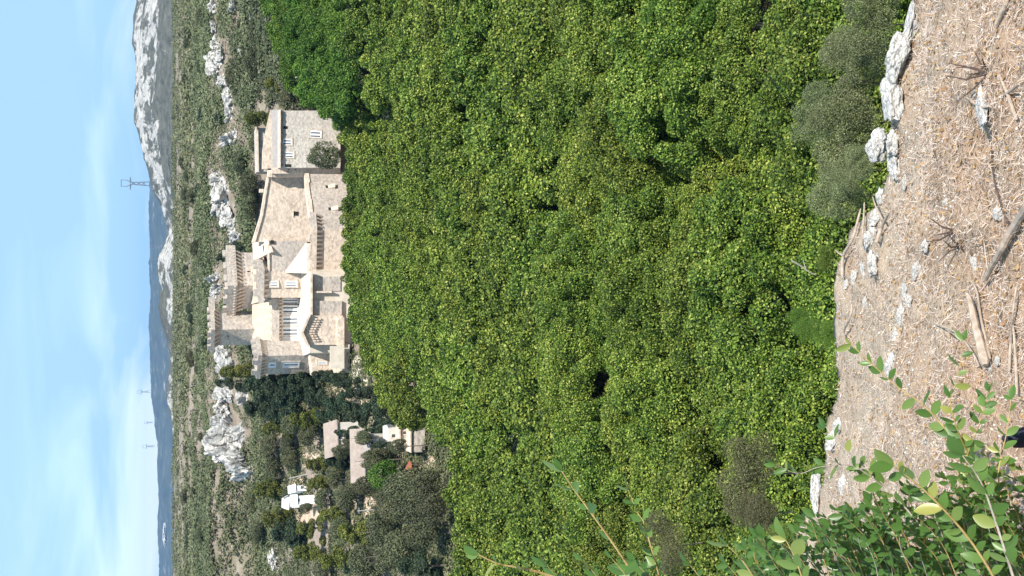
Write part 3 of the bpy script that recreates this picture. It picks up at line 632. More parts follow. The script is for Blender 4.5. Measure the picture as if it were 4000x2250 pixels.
# ------------------------------------------------------------------ small houses left of the castle
def gable(name, c, w, d, h, rh, rz, wall, roof, label, over=0.4, wins=2, cat='house'):
    t = empty(name, c, rz); tag(t, label, cat)
    obj('wall', *prism([(-w / 2, -d / 2), (w / 2, -d / 2), (w / 2, d / 2), (-w / 2, d / 2)], -3, h), wall, t)
    obj('gable', [(-w / 2, -d / 2, h), (-w / 2, d / 2, h), (-w / 2, 0, h + rh), (w / 2, -d / 2, h), (w / 2, d / 2, h), (w / 2, 0, h + rh)], [(0, 2, 1), (3, 4, 5), (0, 3, 5, 2), (1, 2, 5, 4)], wall, t)
    for s in (-1, 1):
        ex = d / 2 + over; ze = h - rh * over / (d / 2)
        pts = [(-w / 2 - over, s * ex, ze + .05), (w / 2 + over, s * ex, ze + .05), (w / 2 + over, 0, h + rh + .05), (-w / 2 - over, 0, h + rh + .05)]
        if s > 0: pts.reverse()
        sheet('roof', pts, roof, t, -0.16)
    for k in range(wins):
        x = (k + 0.5) / wins * w - w / 2
        wn_ = obj('window', *box((x - .45, -d / 2 - .05, h * 0.35), (x + .45, -d / 2 + .05, h * 0.8)), M['white_paint'], t)
        obj('pane', *box((x - .3, -d / 2 - .08, h * 0.4), (x + .3, -d / 2 - .052, h * 0.76)), M['glass'], wn_)
    return t
def gp(x, y, Y): p = P(x, y, Y); return p
p = P(1312, 1722, 186); t = gable('villa', (p.x, p.y, p.z - 1.2), 5.2, 5.0, 1.4, 1.6, R(20), M['beige_plaster'], M['tile_pink'], 'small white villa with pink hipped roof among pines', wins=1)
p = P(1400, 1780, 172); gable('long_house', (p.x, p.y, p.z - 2), 7.6, 5.0, 1.6, 1.5, R(8), M['beige_plaster'], M['tile_pink'], 'long low house under a wide pale pink tiled roof', wins=3)
p = P(1428, 1727, 168); gable('lean_to', (p.x, p.y, p.z - 1.4), 2.4, 2.0, 1.0, 0.5, R(4), M['beige_plaster'], M['tile_grey'], 'small grey roofed annex between long house and sandy yard', wins=1, cat='shed')
# flat-roofed pavilion
pv = empty('orangery', (0, 0, 0)); tag(pv, 'flat roofed white pavilion with two tiered grey stone front wall', 'building')
obj('upper_wall', *slab([(1564, 1645), (1604, 1645), (1604, 1766), (1564, 1762)], 156, 5), M['stone_grey'], pv)
obj('lower_wall', *slab([(1606, 1670), (1660, 1670), (1660, 1768), (1606, 1766)], 153.5, 4), M['stone_grey'], pv)
obj('cornice', *slab([(1602, 1668), (1607, 1668), (1607, 1770), (1602, 1768)], 153.2, 3.2), M['coping'], pv)
obj('cornice', *slab([(1560, 1642), (1565, 1642), (1565, 1768), (1560, 1764)], 155.6, 6), M['coping'], pv)
zq = PZ(1556, 158)
obj('roof_house', *box((PX(1718, 160, 1540), 158.5, zq - 2), (PX(1650, 160, 1540), 163, PZ(1515, 159))), M['beige_plaster'], pv)
window(pv, 1530, 1548, 1696, 1708, 158.5, 'dark', 'window')
for y in (1690, 1725): window(pv, 1575, 1596, y - 5, y + 5, 156, 'dark', 'window')
# garden kiosk with a red roof
p = P(1621, 1833, 153.5); zk = tz(p.x, p.y)
kk = empty('garden_kiosk', (p.x, p.y, max(zk, p.z - .2))); tag(kk, 'round garden kiosk with pointed red tiled roof on sandy circle', 'kiosk')
hexa = [(1.0 * math.cos(k * math.pi / 3 + .3), 1.0 * math.sin(k * math.pi / 3 + .3)) for k in range(6)]
for k, (hx, hy) in enumerate(hexa): obj('post', *box((hx * .9 - .07, hy * .9 - .07, -0.5), (hx * .9 + .07, hy * .9 + .07, 1.0)), M['dark_wood'], kk)
obj('roof', [(hx * 1.35, hy * 1.35, 0.9) for hx, hy in hexa] + [(0, 0, 1.75)] + [(hx * 1.3, hy * 1.3, .82) for hx, hy in hexa], [(i, (i + 1) % 6, 6) for i in range(6)] + [(7 + i, 7 + (i + 1) % 6, (i + 1) % 6, i) for i in range(6)] + [(12, 11, 10, 9, 8, 7)], M['red_tile'], kk)
def patch(name, pts, m, lift=0.25):
    pts = [Vector(p) for p in pts]; c = sum(pts, Vector((0, 0))) / len(pts); V = [(c.x, c.y)]; n = len(pts); rings = 6
    for r_ in range(1, rings + 1):
        for q in pts: V.append(tuple(c.lerp(q, r_ / rings)))
    V = np.array(V); Z = terr(V[:, 0], V[:, 1]) + lift
    Fc = [(0, 1 + i, 1 + (i + 1) % n) for i in range(n)]
    for r_ in range(rings - 1):
        for i in range(n): Fc.append((1 + r_ * n + i, 1 + (r_ + 1) * n + i, 1 + (r_ + 1) * n + (i + 1) % n, 1 + r_ * n + (i + 1) % n))
    Z[-n:] -= 1.2
    return tag(obj(name, np.c_[V, Z], Fc, m), kind='structure')
def circ(cx, cy, rx, ry, k=22, a=0, j=0.12): return [(cx + (rx * math.cos(t) * math.cos(a) - ry * math.sin(t) * math.sin(a)) * (1 + random.uniform(-j, j)), cy + (rx * math.cos(t) * math.sin(a) + ry * math.sin(t) * math.cos(a)) * (1 + random.uniform(-j, j))) for t in [2 * math.pi * q / k for q in range(k)]]
patch('sandy_path', circ(p.x, p.y - 0.6, 2.6, 4.5), M['path'])
for x, y, rx, ry, a in ((1195, 1800, 1.6, 9, 0.3), (1235, 2005, 2.0, 8, 0.2), (1180, 1960, 5, 9, 0), (1490, 1690, 4, 6, 0), (1480, 1760, 3, 4, 0), (1590, 1660, 3, 5, 0), (1400, 2010, 6, 9, 0.3), (1410, 1470, 4, 7, 0.1), (1350, 1500, 4, 8, 0.2), (1445, 1560, 3, 4, 0), (1300, 1650, 3, 5, 0), (1545, 1790, 3, 4, 0)):
    q = gx(x, y); patch('sandy_path', circ(q.x, q.y, rx, ry, a=a), M['path'] if x not in (1490, 1480, 1590, 1410) else M['sand'])
# white huts on the clearing
def hut(x, y, Y, w, d, h, rz, label):
    q = P(x, y, Y); return gable('white_hut', (q.x, q.y, q.z), w, d, h, 0.9, rz, M['white_paint'], M['white_paint'], label, 0.25, 1, 'hut')
hut(1140, 1962, 214, 1.5, 1.7, 0.8, R(-20), 'white hut with pitched roof, nearer the sky side of the clearing')
hut(1176, 1953, 209, 1.6, 1.6, 0.95, R(10), 'white hut with pitched roof, nearer the dirt path')
hut(1162, 1912, 213, 1.1, 1.2, 0.7, R(30), 'smallest white hut, beside the slanting grey pole')
def pole(x0, y0, x1, y1, Y, r0, label, name='utility_pole'):
    a, b_ = P(x1, y1, Y), P(x0, y0, Y)
    t = empty(name, a); tag(t, label, 'pole')
    d = b_ - a
    obj('shaft', *tube([Vector((0, 0, 0)) - d.normalized() * 1.5, d * 0.5, d], [r0, r0 * .9, r0 * .75], 8), M['wood_pole'], t)
    e = d.normalized() * (d.length - .25)
    obj('crossbar', *tube([e + Vector((-.45, 0, 0)), e + Vector((.45, 0, 0))], [.05, .05], 6), M['wood_pole'], t)
pole(1130, 1869, 1194, 1854, 212, 0.13, 'slanting pale pole standing above the white huts')
pole(1396, 1996, 1508, 1987, 165, 0.10, 'thin upright pole in the olive scrub far left')

# ------------------------------------------------------------------ pylons
def pylon(x_top, x_base, y, label):
    hpx = x_base - x_top; Y = 50.0 * F / hpx
    bse = P(x_base, y, Y); t = empty('lattice_pylon', bse); tag(t, label, 'pylon', 'electricity pylons on the skyline')
    h = 50.0; th = max(0.35, Y / F * (1.2 if hpx > 80 else .45))
    def bars(L): return join([tube([a, b_], [th, th], 4) for a, b_ in L])
    L = []
    for sx in (-1, 1):
        for sy in (-1, 1): L.append(((sx * 4, sy * 4, -6), (sx * 2, sy * 2, h * .62)))
    obj('legs', *bars(L), M['steel'], t)
    obj('bracing', *bars([((-3.7, -3.7, 3), (3.2, -3.2, h * .22)), ((3.7, -3.7, 3), (-3.2, -3.2, h * .22)), ((-3.2, -3.2, h * .22), (2.6, -2.6, h * .42)), ((3.2, -3.2, h * .22), (-2.6, -2.6, h * .42)), ((-2.6, -2.6, h * .42), (2, -2, h * .62)), ((2.6, -2.6, h * .42), (-2, -2, h * .62))]), M['steel'], t)
    obj('crossarm', *bars([((-13, 0, h * .66), (13, 0, h * .66)), ((-2, 0, h * .62), (-13, 0, h * .66)), ((2, 0, h * .62), (13, 0, h * .66))]), M['steel'], t)
    obj('head_frame', *bars([((-2, 0, h * .62), (-6.5, 0, h * .8)), ((-6.5, 0, h * .8), (-6, 0, h)), ((2, 0, h * .62), (6.5, 0, h * .8)), ((6.5, 0, h * .8), (6, 0, h)), ((-7.5, 0, h), (7.5, 0, h))]), M['steel'], t)
pylon(484, 576, 718, 'tall lattice pylon at the end of the rocky mountain')
pylon(540, 582, 1530, 'small pylon on skyline, upper of the three near the low hill')
pylon(568, 594, 1650, 'faintest small pylon, middle of three on the skyline')
pylon(562, 600, 1743, 'small pylon, lower of the three on the skyline')
pylon(590, 635, 965, 'pale pylon standing against the dark blue hill')
pylon(680, 700, 621, 'short pylon against the foot of the grey mountain')
# far white quarry on the blue hill
q = P(643, 2088, 5400); o = link('quarry_face', far_rocks[2], M['sand']); o.location = q; o.scale = (62, 40, 11); tag(o, 'white quarry patch on the far blue hill', 'quarry')

# ------------------------------------------------------------------ trees
def limb_set(name, h, spread, seed, r0):
    r = random.Random(seed); parts = [tube([(0, 0, -1.0), (0.1, 0, h * .35), (0.15, .1, h * .6), (0, 0.1, h * .85)], [r0 * 1.25, r0 * .9, r0 * .65, r0 * .25], 7)]
    for k in range(6):
        a = k * 1.05 + r.uniform(-.3, .3); z0 = h * r.uniform(.35, .55); z1 = h * r.uniform(.6, .8); d = spread * r.uniform(.55, .8)
        parts.append(tube([(0.1, 0, z0), (math.cos(a) * d * .5, math.sin(a) * d * .5, (z0 + z1) * .52), (math.cos(a) * d, math.sin(a) * d, z1)], [r0 * .5, r0 * .35, r0 * .12], 5))
    return rawmesh(name, *join(parts))
def canopy_lobes(seed, Rr=4.9, H=9.6, n=74):
    r = random.Random(seed); L = []
    for k in range(n):
        a = r.uniform(0, 2 * math.pi); q = math.sqrt(r.random()); rr = Rr * q
        L.append((math.cos(a) * rr, math.sin(a) * rr, H * (.86 - .15 * q ** 2.2) + r.uniform(-1.3, .5), r.uniform(.5, 1.05)))
    return L
def oak_lobes(seed, Rr=3.7, H=9.0, n=26):
    r = random.Random(seed); L = []
    for k in range(n):
        a = r.uniform(0, 2 * math.pi); el = math.asin(r.uniform(-0.15, 1)); rr = Rr * r.uniform(.62, .92)
        L.append((math.cos(a) * math.cos(el) * rr, math.sin(a) * math.cos(el) * rr, H * .60 + math.sin(el) * H * .34 * r.uniform(.75, 1.1), r.uniform(.85, 1.55)))
    L.append((0, 0, H * .62, Rr * .62)); return L
oak_far = [crown('oak_crown', canopy_lobes(100 + k), 24000, .26, .17, up=.6, jit=1.05, seed=k) for k in range(4)]
oak_near = [crown('oak_crown_fine', canopy_lobes(200 + k, n=84), 62000, .15, .098, up=.6, jit=1.05, seed=50 + k) for k in range(3)]
oak_trunk = [limb_set('oak_trunk', 8.0, 3.4, k, .28) for k in range(3)]
def pine_lobes(seed, Rr=2.6, H=9, n=20):
    r = random.Random(seed); L = []
    for k in range(n):
        t = r.uniform(0.25, 1); a = r.uniform(0, 6.28); rr = Rr * (1 - t * t * .7) * r.uniform(.3, .85)
        L.append((math.cos(a) * rr, math.sin(a) * rr, H * t, r.uniform(.65, 1.15)))
    L.append((0, 0, H * .95, .8)); L.append((0, 0, H * .6, Rr * .5)); return L
pine_m = [crown('pine_crown', pine_lobes(300 + k), 9000, .34, .17, up=.35, jit=.75, seed=80 + k) for k in range(3)]
round_m = [crown('round_crown', oak_lobes(400 + k, 3.0, 6.5, 20), 9000, .32, .20, seed=90 + k) for k in range(3)]
pine_trunk = [limb_set('pine_trunk', 9.0, 2.0, 20 + k, .2) for k in range(2)]
def tree(name, loc, sc, rz, crown_me, trunk_me, cm, label, group, cat='tree'):
    t = empty(name, loc, rz); t.scale = sc if isinstance(sc, tuple) else (sc, sc, sc)
    tag(t, label, cat, group)
    link('trunk', trunk_me, M['bark'], t)
    me = crown_me
    o = bpy.data.objects.new('crown', me); COL.objects.link(o); o.parent = t
    if not me.materials: me.materials.append(cm)
    o.material_slots[0].link = 'OBJECT'; o.material_slots[0].material = cm
    return t
ORD = ['', 'first', 'second', 'third', 'fourth', 'fifth', 'sixth', 'seventh', 'eighth', 'ninth', 'tenth', 'eleventh', 'twelfth', 'thirteenth', 'fourteenth', 'fifteenth', 'sixteenth', 'seventeenth', 'eighteenth', 'nineteenth', 'twentieth',
       'twenty-first', 'twenty-second', 'twenty-third', 'twenty-fourth', 'twenty-fifth', 'twenty-sixth', 'twenty-seventh', 'twenty-eighth', 'twenty-ninth', 'thirtieth']
GAPS = [(2560, 540, 3.6), (2500, 660, 3.2), (1960, 240, 4), (2660, 1690, 3.4), (3080, 1020, 6.0), (2160, 880, 3.4), (1990, 1640, 4), (2900, 330, 3), (2350, 1280, 3.2)]
rows = []; Y = 33.0
while Y < 197:
    row = []; step = 6.3 + 0.006 * Y; half = .285 * Y + 3; n = int(2 * half / step) + 1; off = random.uniform(0, step)
    for k in range(n):
        X = half - off - k * step + random.uniform(-1.5, 1.5); y_ = Y + random.uniform(-2.6, 2.6); r = X / y_
        if y_ > ymax(r) + random.uniform(-2, 1): continue
        row.append((X, y_))
    if row: rows.append(row)
    Y += step * 0.93
gap_pts = []
for gx_, gy_, gr in GAPS:
    for Yq in np.arange(25, 200, .5):
        q = P(gx_, gy_, Yq)
        if q.z < -28.5: gap_pts.append((q.x, q.y, gr)); break
nrow = len(rows); ntree = 0
for ri, row in enumerate(rows):
    kk_ = 0
    for X, y_ in row:
        dg = min((math.hypot(X - a, y_ - b_) / g_ for a, b_, g_ in gap_pts), default=9); low = dg < 1.0
        deep = any(g_ > 4.3 and math.hypot(X - a, y_ - b_) < .72 * g_ for a, b_, g_ in gap_pts)
        kk_ += 1; ntree += 1
        zb = tz(X, y_); r = X / y_
        near = y_ < 78
        s = random.uniform(.92, 1.12); hs_ = random.uniform(.93, 1.08)
        if y_ > 160 and -.08 < r < .095: hs_ *= .97
        if y_ > 160 and .1 < r < .17: hs_ *= 1.1
        if deep: hs_ *= .6; s *= .95
        elif low: hs_ *= .78; s *= .9
        bright = (y_ > 150 and r > .17) or random.random() < .015
        me = random.choice(oak_near if near else oak_far)
        tone = 'bright green' if bright else random.choice(['leafy green'])
        lab = "%s tree of the wood, %s from photo's top in %s row from castle" % (tone, ORD[min(kk_, 30)], ORD[min(nrow - ri, 30)])
        tree('broadleaf_tree', (X, y_, zb), (s, s, hs_), random.uniform(0, 6.28), me, random.choice(oak_trunk), M['bright'] if bright else M['oak'], lab, 'trees of the wood below the castle')
print('forest trees', ntree)

# individually placed trees: x, y, half width px, Y, kind, wording
TR = [(1012, 1500, 42, 222, 'pine', 'dark pine crown nearest the rocks beside left tower'), (1062, 1540, 46, 216, 'pine', 'dark pine in the middle of the cluster left of castle'),
 (1022, 1590, 44, 222, 'pine', 'dark pine under the white crag'), (1098, 1498, 46, 212, 'pine', 'dark pine touching the wall of the left tower'),
 (1152, 1482, 42, 208, 'pine', 'dark pine at the foot of the left tower windows'), (1128, 1562, 48, 206, 'pine', 'broad dark pine below the pine cluster centre'),
 (1190, 1528, 44, 203, 'pine', 'dark pine above the rocky bank'), (1092, 1622, 40, 214, 'pine', 'dark pine at lower rim of the cluster'),
 (1250, 1462, 22, 196, 'pine', 'slim dark tree against the castle entrance block'), (1286, 1478, 22, 192, 'pine', 'small dark tree before the castle steps'),
 (1250, 1560, 40, 196, 'pine', 'dark pine over the sandy bank'), (1330, 1575, 42, 186, 'pine', 'rounded dark pine right of the pink villa'),
 (1330, 1500, 20, 186, 'pine', 'small dark bush on the sandy bank'), (1400, 1625, 36, 176, 'pine', 'dark pine between villa and sandy yard'),
 (1392, 1535, 30, 176, 'pine', 'dark pine above the deep shade'), (1470, 1590, 44, 166, 'pine', 'dark pine over the shaded yard'),
 (1535, 1590, 46, 160, 'pine', 'dark pine beside the flat roofed pavilion'), (1575, 1545, 36, 156, 'pine', 'dark pine where pavilion meets the wood'),
 (1290, 1620, 40, 190, 'pine', 'dark pine behind the pink villa'), (1440, 1690, 26, 170, 'pine', 'dark slim tree standing in the sandy yard'),
 (1080, 1672, 36, 216, 'yellow', 'yellowish pine next to the dark cluster'), (1140, 1655, 38, 208, 'olive', 'olive tree beneath the yellowish pine'),
 (1190, 1640, 40, 202, 'yellow', 'yellow green tree above the villa roof'), (1205, 1700, 36, 202, 'olive', 'olive round tree over the villa'),
 (1075, 1750, 40, 224, 'olive', 'grey olive tree at foot of the great crag'), (1125, 1738, 34, 216, 'olive', 'round olive tree by the dirt path'),
 (1140, 1795, 30, 214, 'olive', 'olive tree in shade beside the dirt path'), (1080, 1830, 36, 224, 'olive', 'olive tree just under the sloping slab'),
 (1238, 1815, 30, 200, 'yellow', 'bright yellow pine beside dirt path, upper one'), (1248, 1885, 32, 198, 'yellow', 'bright yellow pine beside dirt path, lower one'),
 (1262, 1955, 36, 196, 'olive', 'olive tree across the path from the huts'), (1330, 1795, 42, 186, 'pine', 'dark tree behind the long pink roof'),
 (1305, 1860, 36, 188, 'olive', 'olive tree left of the long pink roof'), (1350, 1715, 26, 180, 'olive', 'small olive tree between the two pink roofs'),
 (1455, 1800, 46, 166, 'olive', 'olive tree covering the end of the long roof'), (1490, 1865, 48, 160, 'bright', 'rounded fresh green tree near the garden kiosk'),
 (1560, 1905, 56, 148, 'olive', 'grey olive tree below the garden kiosk'), (1640, 1900, 44, 140, 'olive', 'olive tree at the wood edge near kiosk'),
 (1600, 1985, 60, 144, 'olive', 'wide grey olive tree nearest the wood edge'), (1535, 1990, 48, 152, 'olive', 'olive tree by the thin upright pole'),
 (1670, 1985, 46, 136, 'olive', 'low olive tree merging with the wood'), (1470, 2075, 54, 160, 'olive', 'olive tree between yellow pines far left'),
 (1395, 2085, 50, 168, 'yellow', 'large yellow pine far left, nearest the pole'), (1330, 2065, 40, 178, 'olive', 'olive pine beside the large yellow one'),
 (1205, 2065, 34, 200, 'yellow', 'small yellow pine beside the dirt path end'), (1092, 2025, 44, 220, 'yellow', 'yellow edged pine left of the white huts'),
 (1140, 2085, 54, 212, 'pine', 'dark spreading pine beyond the huts'), (1060, 1905, 44, 226, 'yellow', 'yellow olive pine above the white huts'),
 (1215, 2160, 44, 200, 'yellow', 'yellow pine near photo bottom, highest of three'), (1318, 2180, 50, 182, 'yellow', 'yellow pine near photo bottom, middle of three'),
 (1262, 2225, 44, 192, 'olive', 'olive pine cut by the photo bottom edge'), (1420, 2190, 54, 166, 'olive', 'wide dark olive tree near photo bottom'),
 (1490, 2175, 50, 158, 'olive', 'olive tree under the wide dark one'), (1560, 2130, 56, 150, 'olive', 'grey olive tree halfway to the wood'),
 (1640, 2090, 50, 140, 'olive', 'grey olive tree meeting the wood, far left'), (1620, 2215, 50, 142, 'pine', 'dark tree at photo bottom beside the wood'),
 (1010, 2080, 34, 240, 'olive', 'scrubby oak on the slope above the yellow pines'), (1000, 1960, 30, 246, 'olive', 'scrubby oak below the lower slab'),
 (905, 1452, 30, 232, 'yellow', 'yellow green bush among bright boulders by left tower'), (875, 1495, 24, 242, 'pine', 'dark bush above the white crag'),
 (1016, 462, 38, 214, 'yellow', 'yellow green tree rising behind the stone house'), (1130, 345, 42, 206, 'olive', 'dull olive tree right of the stone house'),
 (1215, 372, 38, 198, 'olive', 'grey olive tree touching the house wall'), (1262, 410, 30, 192, 'pine', 'dark green bush at the house corner'),
 (1085, 330, 34, 212, 'yellow', 'yellow rimmed pine on the right slope'), (1075, 175, 20, 216, 'yellow', 'small round yellow tree at wood edge'),
 (1245, 608, 40, 198, 'olive', 'green bush growing against the house and rampart'), (985, 720, 40, 226, 'olive', 'dark olive oak behind the curtain wall'),
 (960, 640, 40, 232, 'olive', 'dark olive oak behind the stone house'), (995, 800, 40, 226, 'olive', 'olive oak above the sloping coping'),
 (925, 975, 32, 234, 'pine', 'dark bush right of the keep'), (880, 1010, 24, 246, 'pine', 'small dark bush behind keep'),
 (1010, 560, 30, 224, 'olive', 'olive bush above the house back roof'), (900, 460, 40, 248, 'pine', 'dark tree on the right hill shoulder'),
 (935, 300, 44, 240, 'olive', 'olive thicket tree between pale outcrops'), (1010, 250, 44, 226, 'olive', 'olive thicket tree under the small block'),
 (1010, 130, 40, 226, 'olive', 'olive tree above the topmost green crowns')]
TR += [(1335, 1690, 22, 178, 'pine', 'dark tree right beside the villa wall'), (1398, 1712, 22, 166, 'olive', 'small olive tree before the long roof, upper'), (1425, 1800, 30, 164, 'olive', 'olive tree before the long roof, lower'), (1372, 1870, 32, 176, 'olive', 'olive tree at the lower end of long roof'),
 (1478, 1738, 20, 162, 'pine', 'slim dark tree in front of the sandy yard'), (1540, 1745, 22, 150, 'olive', 'small olive tree at the pavilion corner'), (1500, 1640, 26, 158, 'pine', 'dark tree shading the pavilion roof'), (1615, 1660, 22, 146, 'oak', 'green tree where wood touches the pavilion'), (1318, 1765, 22, 182, 'olive', 'small olive tree at the villa corner'),
 (1190, 1985, 18, 206, 'olive', 'small olive bush in front of the huts'), (1120, 1935, 24, 218, 'olive', 'olive tree right behind the huts'), (1480, 1960, 40, 158, 'olive', 'olive tree standing beside the thin pole'), (1420, 1900, 36, 168, 'olive', 'olive tree between pole and long roof'), (1350, 1950, 40, 178, 'olive', 'wide olive tree above the thin pole'), (1300, 2010, 36, 184, 'yellow', 'yellow green tree near the middle of the left gardens')]
for x, y, hw, Y, kind, txt in TR:
    hw *= 1.22
    c = P(x, y, Y); g = tz(c.x, c.y); s = hw * Y / F
    pine = kind in ('pine', 'yellow')
    me = random.choice(pine_m if pine else round_m); rad, top, mid = (3.0, 9.9, 5.6) if pine else (3.9, 7.6, 4.6)
    sx = s * 1.2 / rad; zt = c.z + s * (1.25 if pine else 1.05); zb = min(g, zt - s * 1.6) - 0.3; sz = max((zt - zb) / top, sx * .7)
    sz = min(sz, sx * 1.9); zb = zt - sz * top
    if zb > g - .2: zb2 = zb  # crown high above ground: the trunk reaches down
    t = tree('pine_tree' if pine else 'round_tree', (c.x, c.y, zb), (sx, sx, sz), random.uniform(0, 6.28), me, random.choice(pine_trunk), M[kind], txt, 'trees around the castle and gardens')
    gapz = (zb - g) / sz
    if gapz > 0.3: t.children[0].scale = (1, 1, 1); 
    if gapz > 0.3:
        obj('trunk', *tube([(0, 0, 0.4), (0, 0, -gapz - 1)], [.2, .28], 7), M['bark'], t)

def smooth_path(pts, k=5):
    out = []; n = len(pts)
    for i in range(n - 1):
        p0, p1, p2, p3 = pts[max(i - 1, 0)], pts[i], pts[i + 1], pts[min(i + 2, n - 1)]
        for j in range(k):
            t = j / k; out.append(.5 * ((2 * p1) + (p2 - p0) * t + (2 * p0 - 5 * p1 + 4 * p2 - p3) * t * t + (3 * p1 - p0 - 3 * p2 + p3) * t ** 3))
    out.append(pts[-1]); return out
# dead grey branch poking from the slope trees
def stick(name, path, r, m, label, cat='branch', forks=()):
    pts = [Vector(q) for q in path]; o0 = pts[-1].copy()
    sp = smooth_path(pts, 5); nn = len(sp)
    V, Fc = tube([q - o0 + Vector((random.uniform(-1, 1), random.uniform(-1, 1), random.uniform(-1, 1))) * r * .08 for q in sp], [r * (0.25 if i == 0 else 0.5 + 0.5 * i / nn) * random.uniform(.92, 1.07) * (.6 if i == nn - 1 else 1) for i in range(nn)], 8)
    parts = [(V, Fc)]
    for a, b_, rr in forks: parts.append(tube([Vector(a) - o0, (Vector(a) + Vector(b_)) / 2 - o0 + Vector((0, 0, rr)), Vector(b_) - o0], [rr, rr * .8, rr * .4], 6))
    V, Fc = join(parts)
    o = obj(name, V, Fc, m); o.location = o0; return tag(o, label, cat)
stick('bare_branch', [P(1195, 290, 196), P(1165, 300, 196), P(1128, 308, 197)], .16, M['stem_grey'], 'bare white branch sticking out of the slope trees')

oaks = []
for k in range(70):
    Yv = 232 + 190 * random.random() ** 1.5; Xv = random.uniform(-.30, .30) * Yv
    if any(abs(Xv - a * Yv / b_) < r_ + 2 and Yv < b_ + 2 and Yv > b_ - 12 for a, b_, r_ in ROCKS): continue
    oaks.append((Xv / Yv, Xv, Yv))
oaks.sort(reverse=True)
for k, (_, Xv, Yv) in enumerate(oaks):
    s_ = random.uniform(.38, .8); near_ = 'nearer castle' if Yv < 290 else 'farther back'; t10 = k + 1
    word = ORD[t10] if t10 <= 30 else (ORD[30] if t10 == 30 else '%dth' % t10 if t10 % 10 not in (1, 2, 3) else '%d%s' % (t10, {1: 'st', 2: 'nd', 3: 'rd'}[t10 % 10]))
    tree('scrub_oak', (Xv, Yv, tz(Xv, Yv) - 1.2 * s_), (s_, s_, s_ * .75), random.uniform(0, 6.28), random.choice(round_m), random.choice(pine_trunk), M[random.choice(['olive', 'olive', 'pine', 'scrub'])], "%s scrub oak, %s from photo's top among the hillside oaks behind castle" % (near_, word), 'scrub oaks on the hillside')
# garrigue scrub: uncountable
C = []; S = []
def scatter(n, y0, y1, smin, smax, p=1.0):
    Yv = (rng.uniform(y0 ** p, y1 ** p, n)) ** (1 / p); Xv = rng.uniform(-.33, .33, n) * Yv
    dens = fbm(np.stack([Xv * .03, Yv * .012, np.zeros(n)], 1), 3, 77)
    k = dens > rng.uniform(-1.15, .42, n)
    for a, b_, r_ in ROCKS: k &= ~((np.abs(Xv - a * Yv / b_) < r_) & (Yv > b_ - 4.5) & (Yv < b_ + 1.0))
    Xv, Yv = Xv[k], Yv[k]
    return Xv, Yv, rng.uniform(smin, smax, len(Xv)) * (0.75 + 0.35 * (dens[k] > 0))
def scrub(name, sets, leaves, ls):
    Cs, Ns, Ls, Ts = [], [], [], []
    for (Xv, Yv, Sv) in sets:
        n = len(Xv); Z = terr(Xv, Yv); k = leaves
        d = unit(rng.normal(size=(n * k, 3)) + np.array([0, 0, .3])); d[:, 2] = np.abs(d[:, 2]) * 1.0 - .15
        rep = lambda a: np.repeat(a, k)
        sv = rep(Sv); lump = 1 + .35 * vn(np.stack([rep(Xv) * .7, rep(Yv) * .7, np.zeros(n * k)], 1) + d * 1.7, 3)
        rad = sv * rng.uniform(.65, 1.02, n * k) * lump
        Cq = np.stack([rep(Xv), rep(Yv), rep(Z)], 1) + d * rad[:, None] * np.array([1.25, 1.25, .8]) + np.array([0, 0, .1])
        Cs.append(Cq); Ns.append(unit(d * .5 + np.array([0, -.1, .7]) + rng.normal(size=(n * k, 3)) * .45))
        base = rep(np.clip(rng.normal(.5, .14, n) + .14 * vn(np.stack([Xv * .04, Yv * .02, np.zeros(n)], 1), 8), .05, .95)); Ts.append(np.clip(base + rng.normal(0, .12, n * k), 0, 1)); Ls.append(ls * (0.55 + .45 * sv / np.mean(sv)) * rng.uniform(.7, 1.3, n * k))
    Cs, Ns, Ls, Ts = map(np.concatenate, (Cs, Ns, Ls, Ts))
    o = link(name, leafcloud(name, Cs, Ns, Ls, Ls * .65, Ts), M['scrub']); return o
def not_gap(s):
    return s
tag(scrub('garrigue_scrub', [scatter(5200, 228, 330, .9, 2.6)], 86, .45), 'low grey green garrigue scrub covering the slope behind the castle', 'scrub', kind='stuff')
tag(scrub('plateau_scrub', [scatter(9500, 300, 950, 1.3, 3.2, 1.5)], 28, 1.05), 'grey green scrub stretching over the flat plateau to its rim', 'scrub', kind='stuff')
Xv = rng.uniform(-.30, -.06, 2600); Yv = rng.uniform(128, 240, 2600); ok = fbm(np.stack([Xv * Yv * .09, Yv * .09, 0 * Xv], 1), 3, 15) > -.5
tag(scrub('garden_scrub', [(Xv[ok] * Yv[ok], Yv[ok], rng.uniform(.5, 1.7, ok.sum()))], 62, .40), 'olive undergrowth around the small houses and paths', 'scrub', kind='stuff')
Yv = rng.uniform(236, 330, 1500); Xv = rng.uniform(-.32, -.14, 1500) * Yv
tag(scrub('left_slope_scrub', [(Xv, Yv, rng.uniform(.6, 1.8, 1500))], 45, .6), 'grey green scrub on the slope beyond the yellow pines', 'scrub', kind='stuff')
Yv = rng.uniform(34, 115, 900); Xv = rng.uniform(-.29, .29, 900) * Yv
o = scrub('understorey', [(Xv, Yv, rng.uniform(1.2, 3.0, 900))], 60, .30); o.data.materials[0] = M['oak']
tag(o, 'dim undergrowth glimpsed in the dark gaps of the wood', 'undergrowth', kind='stuff')
Xv = rng.uniform(.165, .31, 900); Yv = rng.uniform(192, 240, 900)
tag(scrub('slope_scrub', [(Xv * Yv, Yv, rng.uniform(.8, 2.0, 900))], 80, .5), 'dull green scrub on the slope beside the stone house', 'scrub', kind='stuff')

